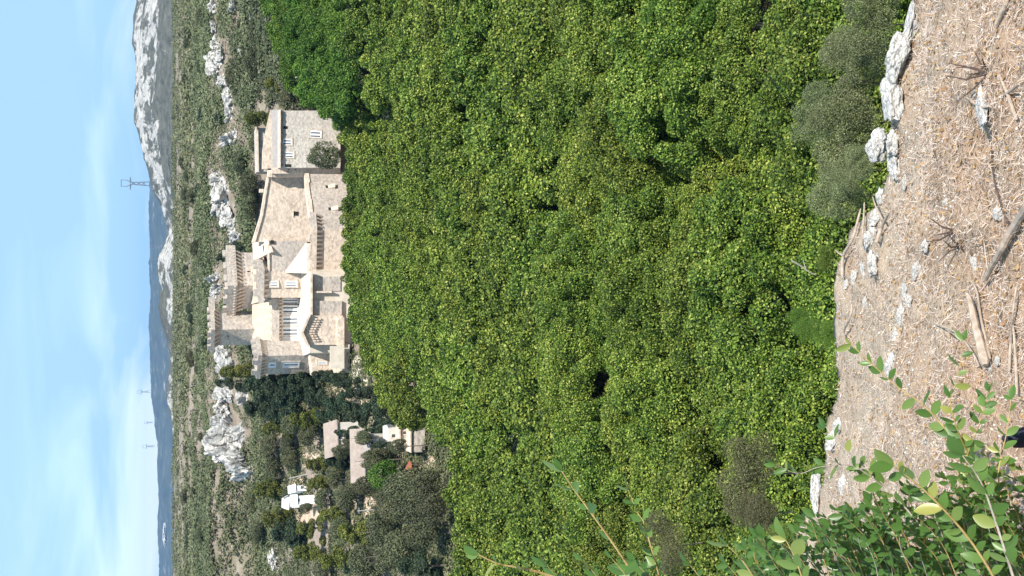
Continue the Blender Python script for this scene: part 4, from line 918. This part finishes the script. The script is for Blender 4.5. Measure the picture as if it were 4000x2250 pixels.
# ------------------------------------------------------------------ foreground ledge
def gplane(X, Y): return -1.6 - 0.39 * Y
EDGE = [(-700, 3640), (-200, 3590), (0, 3556), (160, 3530), (300, 3478), (480, 3462), (640, 3430), (760, 3420), (860, 3352), (960, 3312), (1080, 3292), (1250, 3292), (1400, 3282), (1560, 3268), (1680, 3232), (1800, 3215), (1950, 3165), (2100, 3120), (2250, 3085), (2600, 3020), (3200, 2960)]
def edge_pt(y):
    x = np.interp(y, [e[0] for e in EDGE], [e[1] for e in EDGE]); a = (1125 - y) / F; b = (2000 - x) / F
    # intersect ray with the sloping plane
    d = Vector((a, CP + b * SP, -SP + b * CP)); t = -1.6 / (d.z + 0.39 * d.y); return d * t
def gbump(X, Y):
    X = np.atleast_1d(X).astype(float); Y = np.atleast_1d(Y).astype(float); z = np.zeros_like(X)
    return .07 * fbm(np.stack([X * 1.6, Y * 1.6, z], 1), 3, 61) + .022 * fbm(np.stack([X * 9, Y * 9, z], 1), 3, 62)
def gz(X, Y): return gplane(X, Y) + float(gbump(X, Y)[0])
def gpix(x, y):
    a = (1125 - y) / F; b = (2000 - x) / F; d = Vector((a, CP + b * SP, -SP + b * CP)); t = -1.6 / (d.z + 0.39 * d.y)
    for _ in range(4):
        q = d * t; t += (gz(q.x, q.y) - q.z) / (d.z + .39 * d.y)
    return d * t
cols = np.linspace(-700, 3200, 360); V = []; nv = 150
E = [edge_pt(y) for y in cols]
sg = np.linspace(0, 1, nv)
for s in sg:
    for e in E:
        V.append((e.x * (1 - s) + e.x * 1.2 * s, e.y * (1 - s) + (-2.5) * s))
V = np.array(V); jit = fbm(np.c_[V * 5, np.zeros(len(V))], 3, 71) * .06; V[:, 1] += jit * (np.repeat(sg, len(E)) < .02)
Z = gplane(V[:, 0], V[:, 1]) + gbump(V[:, 0], V[:, 1])
V3 = np.c_[V, Z]
# cliff below the rim
top = V3[:len(E)].copy(); cl = []
for k, dz in enumerate((0.12, .35, .8, 1.6, 3.2, 6, 12, 20, 33)):
    w = top.copy(); w[:, 2] -= dz; w[:, 1] += -.03 - .10 * k + .25 * fbm(np.c_[w[:, :2] * 2, w[:, 2:] * 1.5], 3, 80); cl.append(w)
V3 = np.concatenate(cl[::-1] + [V3]); nc = len(E); nr = len(V3) // nc; I = np.arange(nr * nc).reshape(nr, nc)
Q = np.stack([I[:-1, :-1], I[:-1, 1:], I[1:, 1:], I[1:, :-1]], -1).reshape(-1, 4)
tag(link('ledge_ground', npmesh('ledge_ground', V3, Q, smooth=True), M['dry_ground']), kind='structure')

# dry grass, litter, gravel
def ledge_points(n, clump=0.0):
    y = rng.uniform(-250, 2500, n); x = rng.uniform(3050, 4080, n); e = np.interp(y, [q[0] for q in EDGE], [q[1] for q in EDGE])
    k = (x > e + 6) & (fbm(np.stack([x * .011, y * .006, 0 * x], 1), 4, 91) > rng.uniform(-1.2, .9, n) * clump - (clump == 0) * 9); x, y = x[k], y[k]; a = (1125 - y) / F; b = (2000 - x) / F
    dx, dy, dz = a, CP + b * SP, -SP + b * CP; t = -1.6 / (dz + .39 * dy)
    X, Y = dx * t, dy * t; return np.c_[X, Y, gplane(X, Y) + gbump(X, Y)]
def blades(name, n, lmin, lmax, w, tilt, m, tone):
    B = ledge_points(n, 1.6); n = len(B); az = rng.uniform(0, 2 * np.pi, n); el = np.clip(rng.normal(tilt, .30, n), -.05, 1.45); L = rng.uniform(lmin, lmax, n)
    d = np.c_[np.cos(az) * np.cos(el), np.sin(az) * np.cos(el), np.sin(el) - .39 * np.sin(az) * np.cos(el)]; d = unit(d)
    sd = unit(np.cross(d, np.array([0, 0, 1.0]) + rng.normal(size=(n, 3)) * .3)) * (w * rng.uniform(.5, 1.3, n))[:, None]
    mid = B + d * (L * .55)[:, None]; tip = B + d * L[:, None] + np.array([0, 0, -1]) * (L * .16)[:, None]; B = B + np.array([0, 0, .003])
    V = np.stack([B - sd, B + sd, mid + sd * .8, mid - sd * .8, tip], 1).reshape(-1, 3); i = np.arange(n) * 5
    Q = np.concatenate([np.stack([i, i + 1, i + 2, i + 3], 1), np.stack([i + 3, i + 2, i + 4, i + 4], 1)])
    Vt = V; me = bpy.data.meshes.new(name)
    tri = np.concatenate([np.stack([i, i + 1, i + 2], 1), np.stack([i, i + 2, i + 3], 1), np.stack([i + 3, i + 2, i + 4], 1)])
    tn = tone(n); return link(name, npmesh(name, V, tri, np.concatenate([tn, tn, tn])), m)
tag(blades('dry_grass', 120000, .012, .05, .0010, .55, M['straw'], lambda n: rng.beta(2, 1.7, n)), 'short dry straw grass carpeting the sunlit ledge', 'grass', kind='stuff')
tag(blades('dry_stalks', 380, .06, .20, .0016, .10, M['straw'], lambda n: np.clip(rng.normal(.8, .15, n), 0, 1)), 'longer bleached stalks lying on the ledge', 'grass', kind='stuff')
B = ledge_points(12000, 1.4); n = len(B)
tag(link('leaf_litter', leafcloud('leaf_litter', B + np.array([0, 0, .008]), unit(np.c_[rng.normal(0, .5, n), rng.normal(.25, .5, n), np.ones(n)]), rng.uniform(.012, .03, n), rng.uniform(.007, .014, n), rng.beta(1.6, 1.6, n)), M['litter']), 'brown and orange fallen leaves between the grass', 'leaf litter', kind='stuff')
def gravel(name, n, s0, s1):
    B = ledge_points(n); n = len(B); base = np.array([(1, 0, 0), (-1, 0, 0), (0, 1, 0), (0, -1, 0), (0, 0, .6), (0, 0, -.6)], float)
    s = rng.uniform(s0, s1, n) ** 1.0; V = base[None] * rng.uniform(.6, 1.2, (n, 6, 1)) * s[:, None, None]; a = rng.uniform(0, 6.28, n)
    c, sn = np.cos(a)[:, None], np.sin(a)[:, None]; V = np.stack([V[..., 0] * c - V[..., 1] * sn, V[..., 0] * sn + V[..., 1] * c, V[..., 2]], -1) + B[:, None]
    f = np.array([(0, 2, 4), (2, 1, 4), (1, 3, 4), (3, 0, 4), (2, 0, 5), (1, 2, 5), (3, 1, 5), (0, 3, 5)]); T = (f[None] + (np.arange(n) * 6)[:, None, None]).reshape(-1, 3)
    return link(name, npmesh(name, V.reshape(-1, 3), T), M['stone_white'])
tag(gravel('gravel', 1300, .003, .009), 'small pale limestone chips strewn over the ledge', 'gravel', kind='stuff')

near_rocks = [rock_mesh('ledge_rock_%d' % k, 140 + k, 5, (1, 1, 1), 0.16, 16, 3.0) for k in range(6)]
def lrock(x, y, hx, hy, label, k, sink=.35, tall=1.0, name='ledge_rock', cat='rock', group='pale rocks along the ledge', mt='rock_near'):
    q = gpix(x, y); d = q.length; s = d / F
    o = link(name, near_rocks[k % 6], None); o.material_slots
    if not o.data.materials: o.data.materials.append(M['rock_near'])
    if mt != 'rock_near': o.material_slots[0].link = 'OBJECT'; o.material_slots[0].material = M[mt]
    rz = random.uniform(-.4, .4)
    o.scale = (hy * s * 1.3, hx * s * 1.6, hx * s * 1.15 * tall); o.location = q + Vector((0, 0, hx * s * .34 * tall)); o.rotation_euler = (-.37, 0, rz)
    return tag(o, label, cat, group)
lrock(3570, 80, 24, 90, "long thin white rock on the rim at photo's top", 0); lrock(3515, 240, 46, 80, 'big pale rock on the rim, upper rounded half', 1, tall=.9)
lrock(3490, 380, 44, 90, 'big pale rock on the rim, lower pitted half', 2, tall=.9); lrock(3455, 340, 14, 26, 'small rock tooth jutting over the grey shrub', 3)
lrock(3440, 570, 34, 56, 'square white block standing at the rim', 4, tall=1.0); lrock(3500, 560, 30, 46, 'white boulder touching the square block', 5)
lrock(3508, 640, 32, 56, 'white pitted rock behind the square block', 0); lrock(3540, 715, 14, 26, 'small white rock tapering into the grass', 1)
lrock(3800, 330, 26, 60, 'grey white flat rock beside the dark twig tuft', 2, tall=.5); lrock(3840, 430, 34, 70, 'bright white flat rock in the middle of dry grass', 3, tall=.5); lrock(3815, 540, 20, 56, 'tapering tail of the flat white rock', 4, tall=.5)
for k, (x, y, hx, hy, t) in enumerate([(3448, 770, 24, 30, 'uppermost of the broken rim stones'), (3425, 850, 22, 34, 'white rim stone between two bleached branches'), (3405, 930, 20, 44, 'long white rim stone under bleached branch'), (3418, 1030, 24, 44, 'brightest white rim stone mid ledge'),
        (3378, 1050, 14, 34, 'thin white rim stone beside rust coloured soil'), (3340, 1090, 14, 26, 'grey rim stone at the fork of the dead branch'), (3382, 1180, 12, 22, 'small white rim stone below the dead branch'), (3310, 1110, 12, 20, 'smallest rim stone at the very edge'),
        (3590, 1050, 16, 40, 'white stone at the upper end of the stone line'), (3620, 960, 18, 24, 'pale stone above the stone line'), (3545, 1130, 18, 34, 'grey stone midway along the stone line'), (3555, 1180, 16, 22, 'pale stone beside the grey one in the line'), (3525, 1230, 20, 40, 'long grey stone in the stone line'), (3505, 1300, 18, 34, 'lowest grey stone of the stone line'), (3490, 1430, 20, 44, 'weathered stone by the leafy branch tip'),
        (3700, 790, 14, 16, 'round white stone in open grass'), (3755, 810, 14, 16, 'pale twin stone next to the round one'), (3812, 1035, 14, 32, 'upright white chalky stone near dead log'), (3900, 830, 18, 26, 'scattered white stone above the log'), (3790, 1240, 8, 14, 'little pale stone beside the log'), (3900, 1410, 10, 16, 'white rectangular stone by the log end'), (3870, 1430, 10, 22, 'cream flat stone under the log end'),
        (3490, 2075, 32, 50, 'bright white rock half hidden by the shrub'), (3195, 1940, 22, 70, 'grey white rim rock beside the shrub'), (3300, 1890, 22, 40, 'cream rock peeping through shrub branches'), (3255, 1720, 22, 40, 'white rim rock behind a shrub tip'), (3280, 1660, 16, 30, 'small white rim rock above the shrub'), (3620, 1715, 12, 16, 'single white stone on bare soil by shrub'), (3545, 1860, 16, 20, 'pale stone under the shrub leaves')]):
    lrock(x, y, hx, hy, t, k + 2, mt='rock_near')
# dead wood
def gp3(pts, lift): return [gpix(x, y) + Vector((0, 0, lift)) for x, y in pts]
stick('dead_log', gp3([(3872, 1100), (3905, 1040), (3945, 970), (3990, 890), (4060, 790)], .035), .017, M['dry_wood'], 'grey dead log slanting off the photo\'s right edge', 'log')
stick('dead_log', gp3([(3812, 1150), (3830, 1230), (3852, 1320), (3880, 1425)], .035), .020, M['dry_wood'], 'split grey log with dark shadow in the dry grass', 'log')
stick('dead_cane', gp3([(3990, 1110), (3975, 1220), (3965, 1340), (3960, 1450)], .02), .006, M['dry_wood'], 'straight pale cane nearest the right edge', 'stick')
stick('dead_cane', gp3([(3975, 1270), (3985, 1400), (3990, 1540)], .02), .007, M['dry_wood'], 'pale cane beside the straight one, lower end by shrub', 'stick')
stick('dead_stick', gp3([(3790, 1080), (3830, 1130), (3850, 1250), (3885, 1400)], .02), .006, M['dry_wood'], 'thin bleached stick along the split log', 'stick')
stick('dead_stick', gp3([(3660, 1255), (3760, 1300), (3820, 1370), (3850, 1430)], .03), .005, M['dry_wood'], 'curved grey stick above the leafy sprig', 'stick', [(gp3([(3720, 1285)], .03)[0], gp3([(3775, 1305)], .06)[0], .004)])
stick('bleached_branch', [gpix(3380, 816) + Vector((0, 0, .03)), gpix(3350, 930) + Vector((0, 0, .03)), gpix(3318, 1000) + Vector((0, 0, .04)), gpix(3308, 1085) + Vector((0, 0, .03))], .011, M['dry_wood'], 'long bleached branch overhanging the rim', 'branch', [(gpix(3318, 1000) + Vector((0, 0, .04)), gpix(3312, 975) + Vector((0, .05, .05)), .006)])
stick('bleached_branch', gp3([(3500, 830), (3470, 890), (3448, 950)], .04), .011, M['dry_wood'], 'forked bleached branch lying on rim stones', 'branch', [(gp3([(3480, 860)], .05)[0], gp3([(3440, 770)], .05)[0], .006), (gp3([(3455, 935)], .05)[0], gp3([(3420, 900)], .04)[0], .006)])
stick('bleached_branch', gp3([(3395, 790), (3392, 860), (3385, 960)], .03), .007, M['dry_wood'], 'thin straight branch between the rim stones', 'branch')
stick('bleached_branch', gp3([(3353, 1186), (3345, 1240), (3318, 1300), (3342, 1360)], .04), .010, M['dry_wood'], 'hooked bleached branch below the rim stones', 'branch')
stick('dead_stick', gp3([(3790, 380), (3700, 420), (3935, 500)][0:1] + [(3860, 420), (3930, 380), (4000, 330)], .02), .006, M['dry_wood'], 'pale stick near the flat white rock', 'stick')
stick('dead_stick', gp3([(3905, 100), (3925, 60), (3950, 10)], .02), .010, M['dry_wood'], "cream stick near the photo's top right corner", 'stick')
stick('dead_stick', gp3([(3920, 290), (3950, 360), (3990, 470)], .02), .008, M['dry_wood'], 'bent pale stick running to the right edge', 'stick')
stick('dead_stick', gp3([(3890, 560), (3900, 700), (3950, 860), (3985, 900)], .02), .005, M['dark_wood'], 'thin dark stick leading to the slanting log', 'stick')
def tuft(x, y, n, L, label, m='dark_wood'):
    q = gpix(x, y); t = empty('twig_tuft', q); tag(t, label, 'twigs')
    for k in range(n):
        a = random.uniform(0, 6.28); e = random.uniform(.2, 1.2); d = Vector((math.cos(a) * math.cos(e), math.sin(a) * math.cos(e), math.sin(e))) * L * random.uniform(.6, 1.2)
        V, Fc = tube([(0, 0, -.01), d * .5 + Vector((random.uniform(-.02, .02), 0, 0)), d], [.005, .0035, .0015], 5); obj('twig', V, Fc, M[m], t)
tuft(3855, 285, 9, .14, 'dark dead twig tuft on the flat white rock'); tuft(3725, 900, 4, .10, 'dark broken twigs in open grass'); tuft(3745, 960, 4, .10, 'dark twigs near the upright white stone')
stick('bare_branch', [P(3190, 1075, 26), P(3160, 1062, 26), P(3130, 1040, 26), P(3092, 1018, 26)], .025, M['stem_grey'], 'bare forked branch in the dark gap of the wood', 'branch', [(P(3150, 1055, 26), P(3138, 1015, 26), .015)])

# grey shrubs on the cliff side just under the rim
def shrub_lobes(seed, n=46):
    r = random.Random(seed); return [(r.uniform(-.9, .9), r.uniform(-.6, .6), r.uniform(.0, .85), r.uniform(.14, .36)) for _ in range(n)]
gsh = [crown('grey_shrub_foliage', shrub_lobes(500 + k), 42000, .040, .018, up=.4, jit=.8, shell=(.5, 1.12), seed=120 + k) for k in range(2)]
gst = limb_set('shrub_stems', .8, .6, 33, .02)
for x, y, hw, Y, kind, t in [(3400, 80, 150, 7.6, 'grey', "grey green shrub under the rim at photo's top edge"), (3330, 330, 170, 8.2, 'grey', 'large grey green shrub behind the big pale rock'), (3290, 560, 160, 8.4, 'grey', 'grey green shrub behind the square white block'),
        (3270, 760, 130, 8.0, 'grey', 'grey green shrub by the bleached branches'), (3180, 440, 110, 9.8, 'grey', 'paler shrub bordering the dark gap'), (3300, 180, 110, 8.8, 'grey', 'grey green shrub between the rim and the wood'), (3330, 660, 90, 7.4, 'grey', 'low shrub crown tight against the rim stones'),
        (2915, 1860, 165, 17.0, 'dead', 'brown half dead bush beyond the shrub tips'), (2960, 2010, 110, 14.0, 'dead', 'brown withered bush below the rim rock'), (2600, 2130, 110, 19.0, 'dead', "brown dry bush near photo's bottom edge"),
        (3215, 1300, 60, 8.5, 'bright', 'fresh green bush just under the hooked branch'), (3130, 1270, 70, 12.0, 'bright', 'bright green bush beside the dark gap'), (3220, 1010, 50, 8.4, 'oak', 'small leafy bush under the overhanging branch'), (3060, 2130, 110, 11.0, 'oak', "green bush below the ledge at photo's bottom")]:
    c = P(x, y, Y); s = hw * (c.length / F) / 1.05
    o = tree('cliff_shrub', (c.x, c.y, c.z - .45 * s), (s, s, s), random.uniform(0, 6.28), random.choice(gsh), gst, M[kind], t, 'shrubs under the rim', 'shrub')

# ------------------------------------------------------------------ foreground leafy shrub
def leaf_mesh(name, seed):
    r = random.Random(seed); n = 7; V = []; Fc = []; fold = r.uniform(.15, .45); curl = r.uniform(-.15, .25)
    for i in range(n + 1):
        t = i / n; w = .5 * .52 * math.sin(math.pi * min(1, t * .96 + .02)) ** .75; z = curl * (t - t * t) * -1 - .10 * t * t
        V += [(t, -w, z + w * fold), (t, 0, z), (t, w, z + w * fold)]
    for i in range(n):
        a = i * 3; Fc += [(a, a + 3, a + 4, a + 1), (a + 1, a + 4, a + 5, a + 2)]
    me = rawmesh(name, V, Fc)
    for p_ in me.polygons: p_.use_smooth = True
    me.materials.append(M['leaf']); return me
leaves = [leaf_mesh('leaf_%d' % k, k) for k in range(5)]
shrub = empty('leafy_shrub', gpix(3950, 2350)); tag(shrub, 'glossy green leafy shrub with yellow stems in the near corner', 'shrub')
sh0 = Vector(shrub.location); nleaf = 0; extraC = []
root = gpix(3900, 2500)
def branch(pix, depths, r0, spacing, size, m='stem', lim=300):
    """pix from tip to base"""
    global nleaf
    pts = smooth_path([P(x, y, d) for (x, y), d in zip(pix, depths)]); n = len(pts)
    V, Fc = tube([q - sh0 for q in pts], [r0 * .62 * (.35 + .65 * i / n) for i in range(n)], 6); obj('stem', V, Fc, M[m], shrub)
    acc = 0; side = 1; first = True
    for i in range(n - 1):
        seg = pts[i + 1] - pts[i]; L = seg.length; d = -seg.normalized()
        while acc < L:
            q = pts[i] + seg * (acc / L); acc += spacing * random.uniform(.75, 1.3)
            for s_ in ((1, -1) if random.random() < .75 else (side,)):
                side = -side
                ax = d.cross(Vector((random.uniform(-.4, .4), -.6, 1))).normalized()
                dirv = (d * random.uniform(.35, .9) + ax * s_ * random.uniform(.5, 1.0) + Vector((random.uniform(-.35, .35), random.uniform(-.35, .35), random.uniform(-.2, .45)))).normalized()
                if first: dirv = d; first = False
                upv = (Vector((0, 0, 1)) + Vector((random.uniform(-.7, .5), random.uniform(-.8, .4), 0)))
                yv = upv.cross(dirv).normalized(); zv = dirv.cross(yv); sz = size * 1.2 * random.uniform(.55, 1.25)
                mw = Matrix((dirv, yv, zv)).transposed().to_4x4(); mw.translation = q - sh0
                if nleaf < lim:
                    o = bpy.data.objects.new('leaf', random.choice(leaves)); COL.objects.link(o); o.parent = shrub
                    o.matrix_local = mw @ Matrix.Diagonal((sz, sz * random.uniform(.85, 1.15), sz, 1)); nleaf += 1
                else: extraC.append((mw, sz))
        acc -= L
branch([(3325, 1346), (3489, 1497), (3620, 1595), (3771, 1772), (3850, 1890), (3915, 2054), (3975, 2260)], [2.9, 2.85, 2.8, 2.75, 2.7, 2.65, 2.6], .0065, .040, .040)
branch([(3489, 1818), (3626, 1930), (3771, 2087), (3876, 2245), (3950, 2400)], [2.3, 2.3, 2.3, 2.3, 2.35], .0075, .034, .046)
branch([(3226, 1667), (3298, 1753), (3449, 1890), (3600, 2060), (3760, 2290)], [2.8, 2.75, 2.7, 2.65, 2.6], .005, .045, .038, 'stem_grey')
branch([(3765, 1330), (3738, 1484), (3712, 1560), (3740, 1680), (3790, 1790)], [2.6, 2.6, 2.6, 2.62, 2.65], .0032, .036, .034)
branch([(3862, 1530), (3823, 1661), (3777, 1790), (3790, 1900)], [2.6, 2.6, 2.65, 2.7], .0035, .026, .032)
branch([(2194, 1840), (2240, 1910), (2301, 1993), (2389, 2115), (2480, 2250), (2600, 2420)], [2.4, 2.4, 2.4, 2.4, 2.4, 2.4], .0055, .050, .040)
branch([(1868, 2166), (1951, 2203), (2091, 2231), (2300, 2300)], [2.4, 2.4, 2.4, 2.4], .006, .06, .034)
branch([(2455, 1915), (2490, 2000), (2515, 2040), (2534, 2105), (2580, 2270)], [2.5, 2.5, 2.5, 2.5, 2.5], .0032, .042, .030)
branch([(3030, 1815), (3120, 1850), (3200, 1825), (3330, 1820), (3449, 1900)], [2.7, 2.7, 2.7, 2.7, 2.7], .0035, .05, .034, 'stem_grey')
branch([(2840, 2130), (2900, 2190), (2960, 2280)], [2.3, 2.3, 2.3], .004, .035, .042)
branch([(3070, 2110), (3110, 2190), (3140, 2280)], [2.3, 2.3, 2.3], .004, .032, .044)
branch([(3950, 1560), (3930, 1700), (3900, 1850), (3920, 2000)], [2.5, 2.5, 2.5, 2.5], .004, .03, .036)
branch([(3760, 1780), (3830, 1880), (3880, 2010), (3960, 2260)], [2.25, 2.25, 2.25, 2.25], .006, .04, .045, 'stem_grey')
rr = random.Random(5)
for k in range(230):   # the dense low part
    y0 = 1760 + 520 * rr.random() ** .75; x0 = 2900 + 1120 * rr.random() ** .8
    lim_y = np.interp(x0, [2900, 3200, 3500, 3800, 4000], [2130, 2020, 1930, 1800, 1700])
    y0 = max(y0, lim_y + rr.uniform(-10, 60)); d = rr.uniform(2.35, 2.95)
    x1, y1 = x0 + rr.uniform(40, 160), y0 + rr.uniform(90, 220)
    branch([(x0, y0), ((x0 + x1) / 2 + rr.uniform(-30, 30), (y0 + y1) / 2), (x1, y1), (x1 + 60, y1 + 150)], [d, d + .03, d + .06, d + .1], .0035, .034, rr.uniform(.018, .034), rr.choice(['stem', 'stem', 'stem_grey']))
for k in range(10):
    x0 = 2050 + 110 * k + rr.uniform(-40, 40); y0 = rr.uniform(2180, 2230); d = rr.uniform(2.3, 2.7)
    branch([(x0, y0), (x0 + 50, y0 + 60), (x0 + 110, y0 + 150)], [d, d, d], .003, .03, .032)
if extraC:
    base = np.array([v.co[:] for v in leaves[0].vertices]); fb = np.array([p_.vertices[:] for p_ in leaves[0].polygons]); Vs = []
    for mw, sz in extraC:
        A_ = np.array(mw); Vs.append((base * sz) @ A_[:3, :3].T + A_[:3, 3])
    Qs = (fb[None] + (np.arange(len(extraC)) * len(base))[:, None, None]).reshape(-1, 4)
    o = link('foliage', npmesh('foliage', np.concatenate(Vs), Qs, smooth=True), M['leaf'], shrub); o['kind'] = 'stuff'
print('leaves', nleaf, len(extraC))
# dark canvas shoe tip at the right border
q = gpix(4165, 1672); t = empty('shoe', q, R(200)); t.scale = (.7, .7, .7); tag(t, 'tip of a dark canvas shoe cut by the right edge', 'shoe')
shp = []
for i in range(9):
    u = i / 8; w = .045 * math.sin(math.pi * (.18 + .62 * u)) ** .6; h = .05 + .05 * (1 - u) ** 1.2 if u < .9 else .04
    shp.append([(-.24 * (1 - u) + .02 * 0, w * math.cos(a), h * max(0, math.sin(a)) + .015) for a in [math.pi * j / 8 for j in range(9)]])
V = [c for ring in shp for c in ring]; Fc = [(i * 9 + j, (i + 1) * 9 + j, (i + 1) * 9 + j + 1, i * 9 + j + 1) for i in range(8) for j in range(8)] + [tuple(range(72, 81))]
o = obj('upper', V, Fc, M['navy'], t); o.rotation_euler = (0, R(20), R(90)); 
o = obj('sole', [(x_, y_, z_) for ring in shp for x_, y_, z_ in [(ring[0][0] * 1.03, ring[0][1] * 1.12, 0), (ring[8][0] * 1.03, ring[8][1] * 1.12, 0), (ring[0][0] * 1.03, ring[0][1] * 1.12, .02), (ring[8][0] * 1.03, ring[8][1] * 1.12, .02)]],
    [f_ for i in range(8) for f_ in ((i * 4, i * 4 + 1, i * 4 + 5, i * 4 + 4), (i * 4 + 2, i * 4 + 6, i * 4 + 7, i * 4 + 3), (i * 4, i * 4 + 4, i * 4 + 6, i * 4 + 2), (i * 4 + 1, i * 4 + 3, i * 4 + 7, i * 4 + 5))], M['dark_wood'], t); o.rotation_euler = (0, R(20), R(90))

# ------------------------------------------------------------------ haze
m = bpy.data.materials.new('air_haze'); m.use_nodes = True; nt = m.node_tree; nt.nodes.clear()
out = nt.nodes.new('ShaderNodeOutputMaterial'); pv_ = nt.nodes.new('ShaderNodeVolumePrincipled')
pv_.inputs['Color'].default_value = (0.20, 0.48, 1.0, 1); pv_.inputs['Density'].default_value = 0.00005; pv_.inputs['Anisotropy'].default_value = 0.2
nt.links.new(pv_.outputs[0], out.inputs['Volume'])
hz = obj('haze', *box((-9000, -600, -330), (9000, 9500, 190)), m); tag(hz, kind='stuff'); hz['label'] = 'thin blue summer haze over the far hills'; hz['category'] = 'haze'
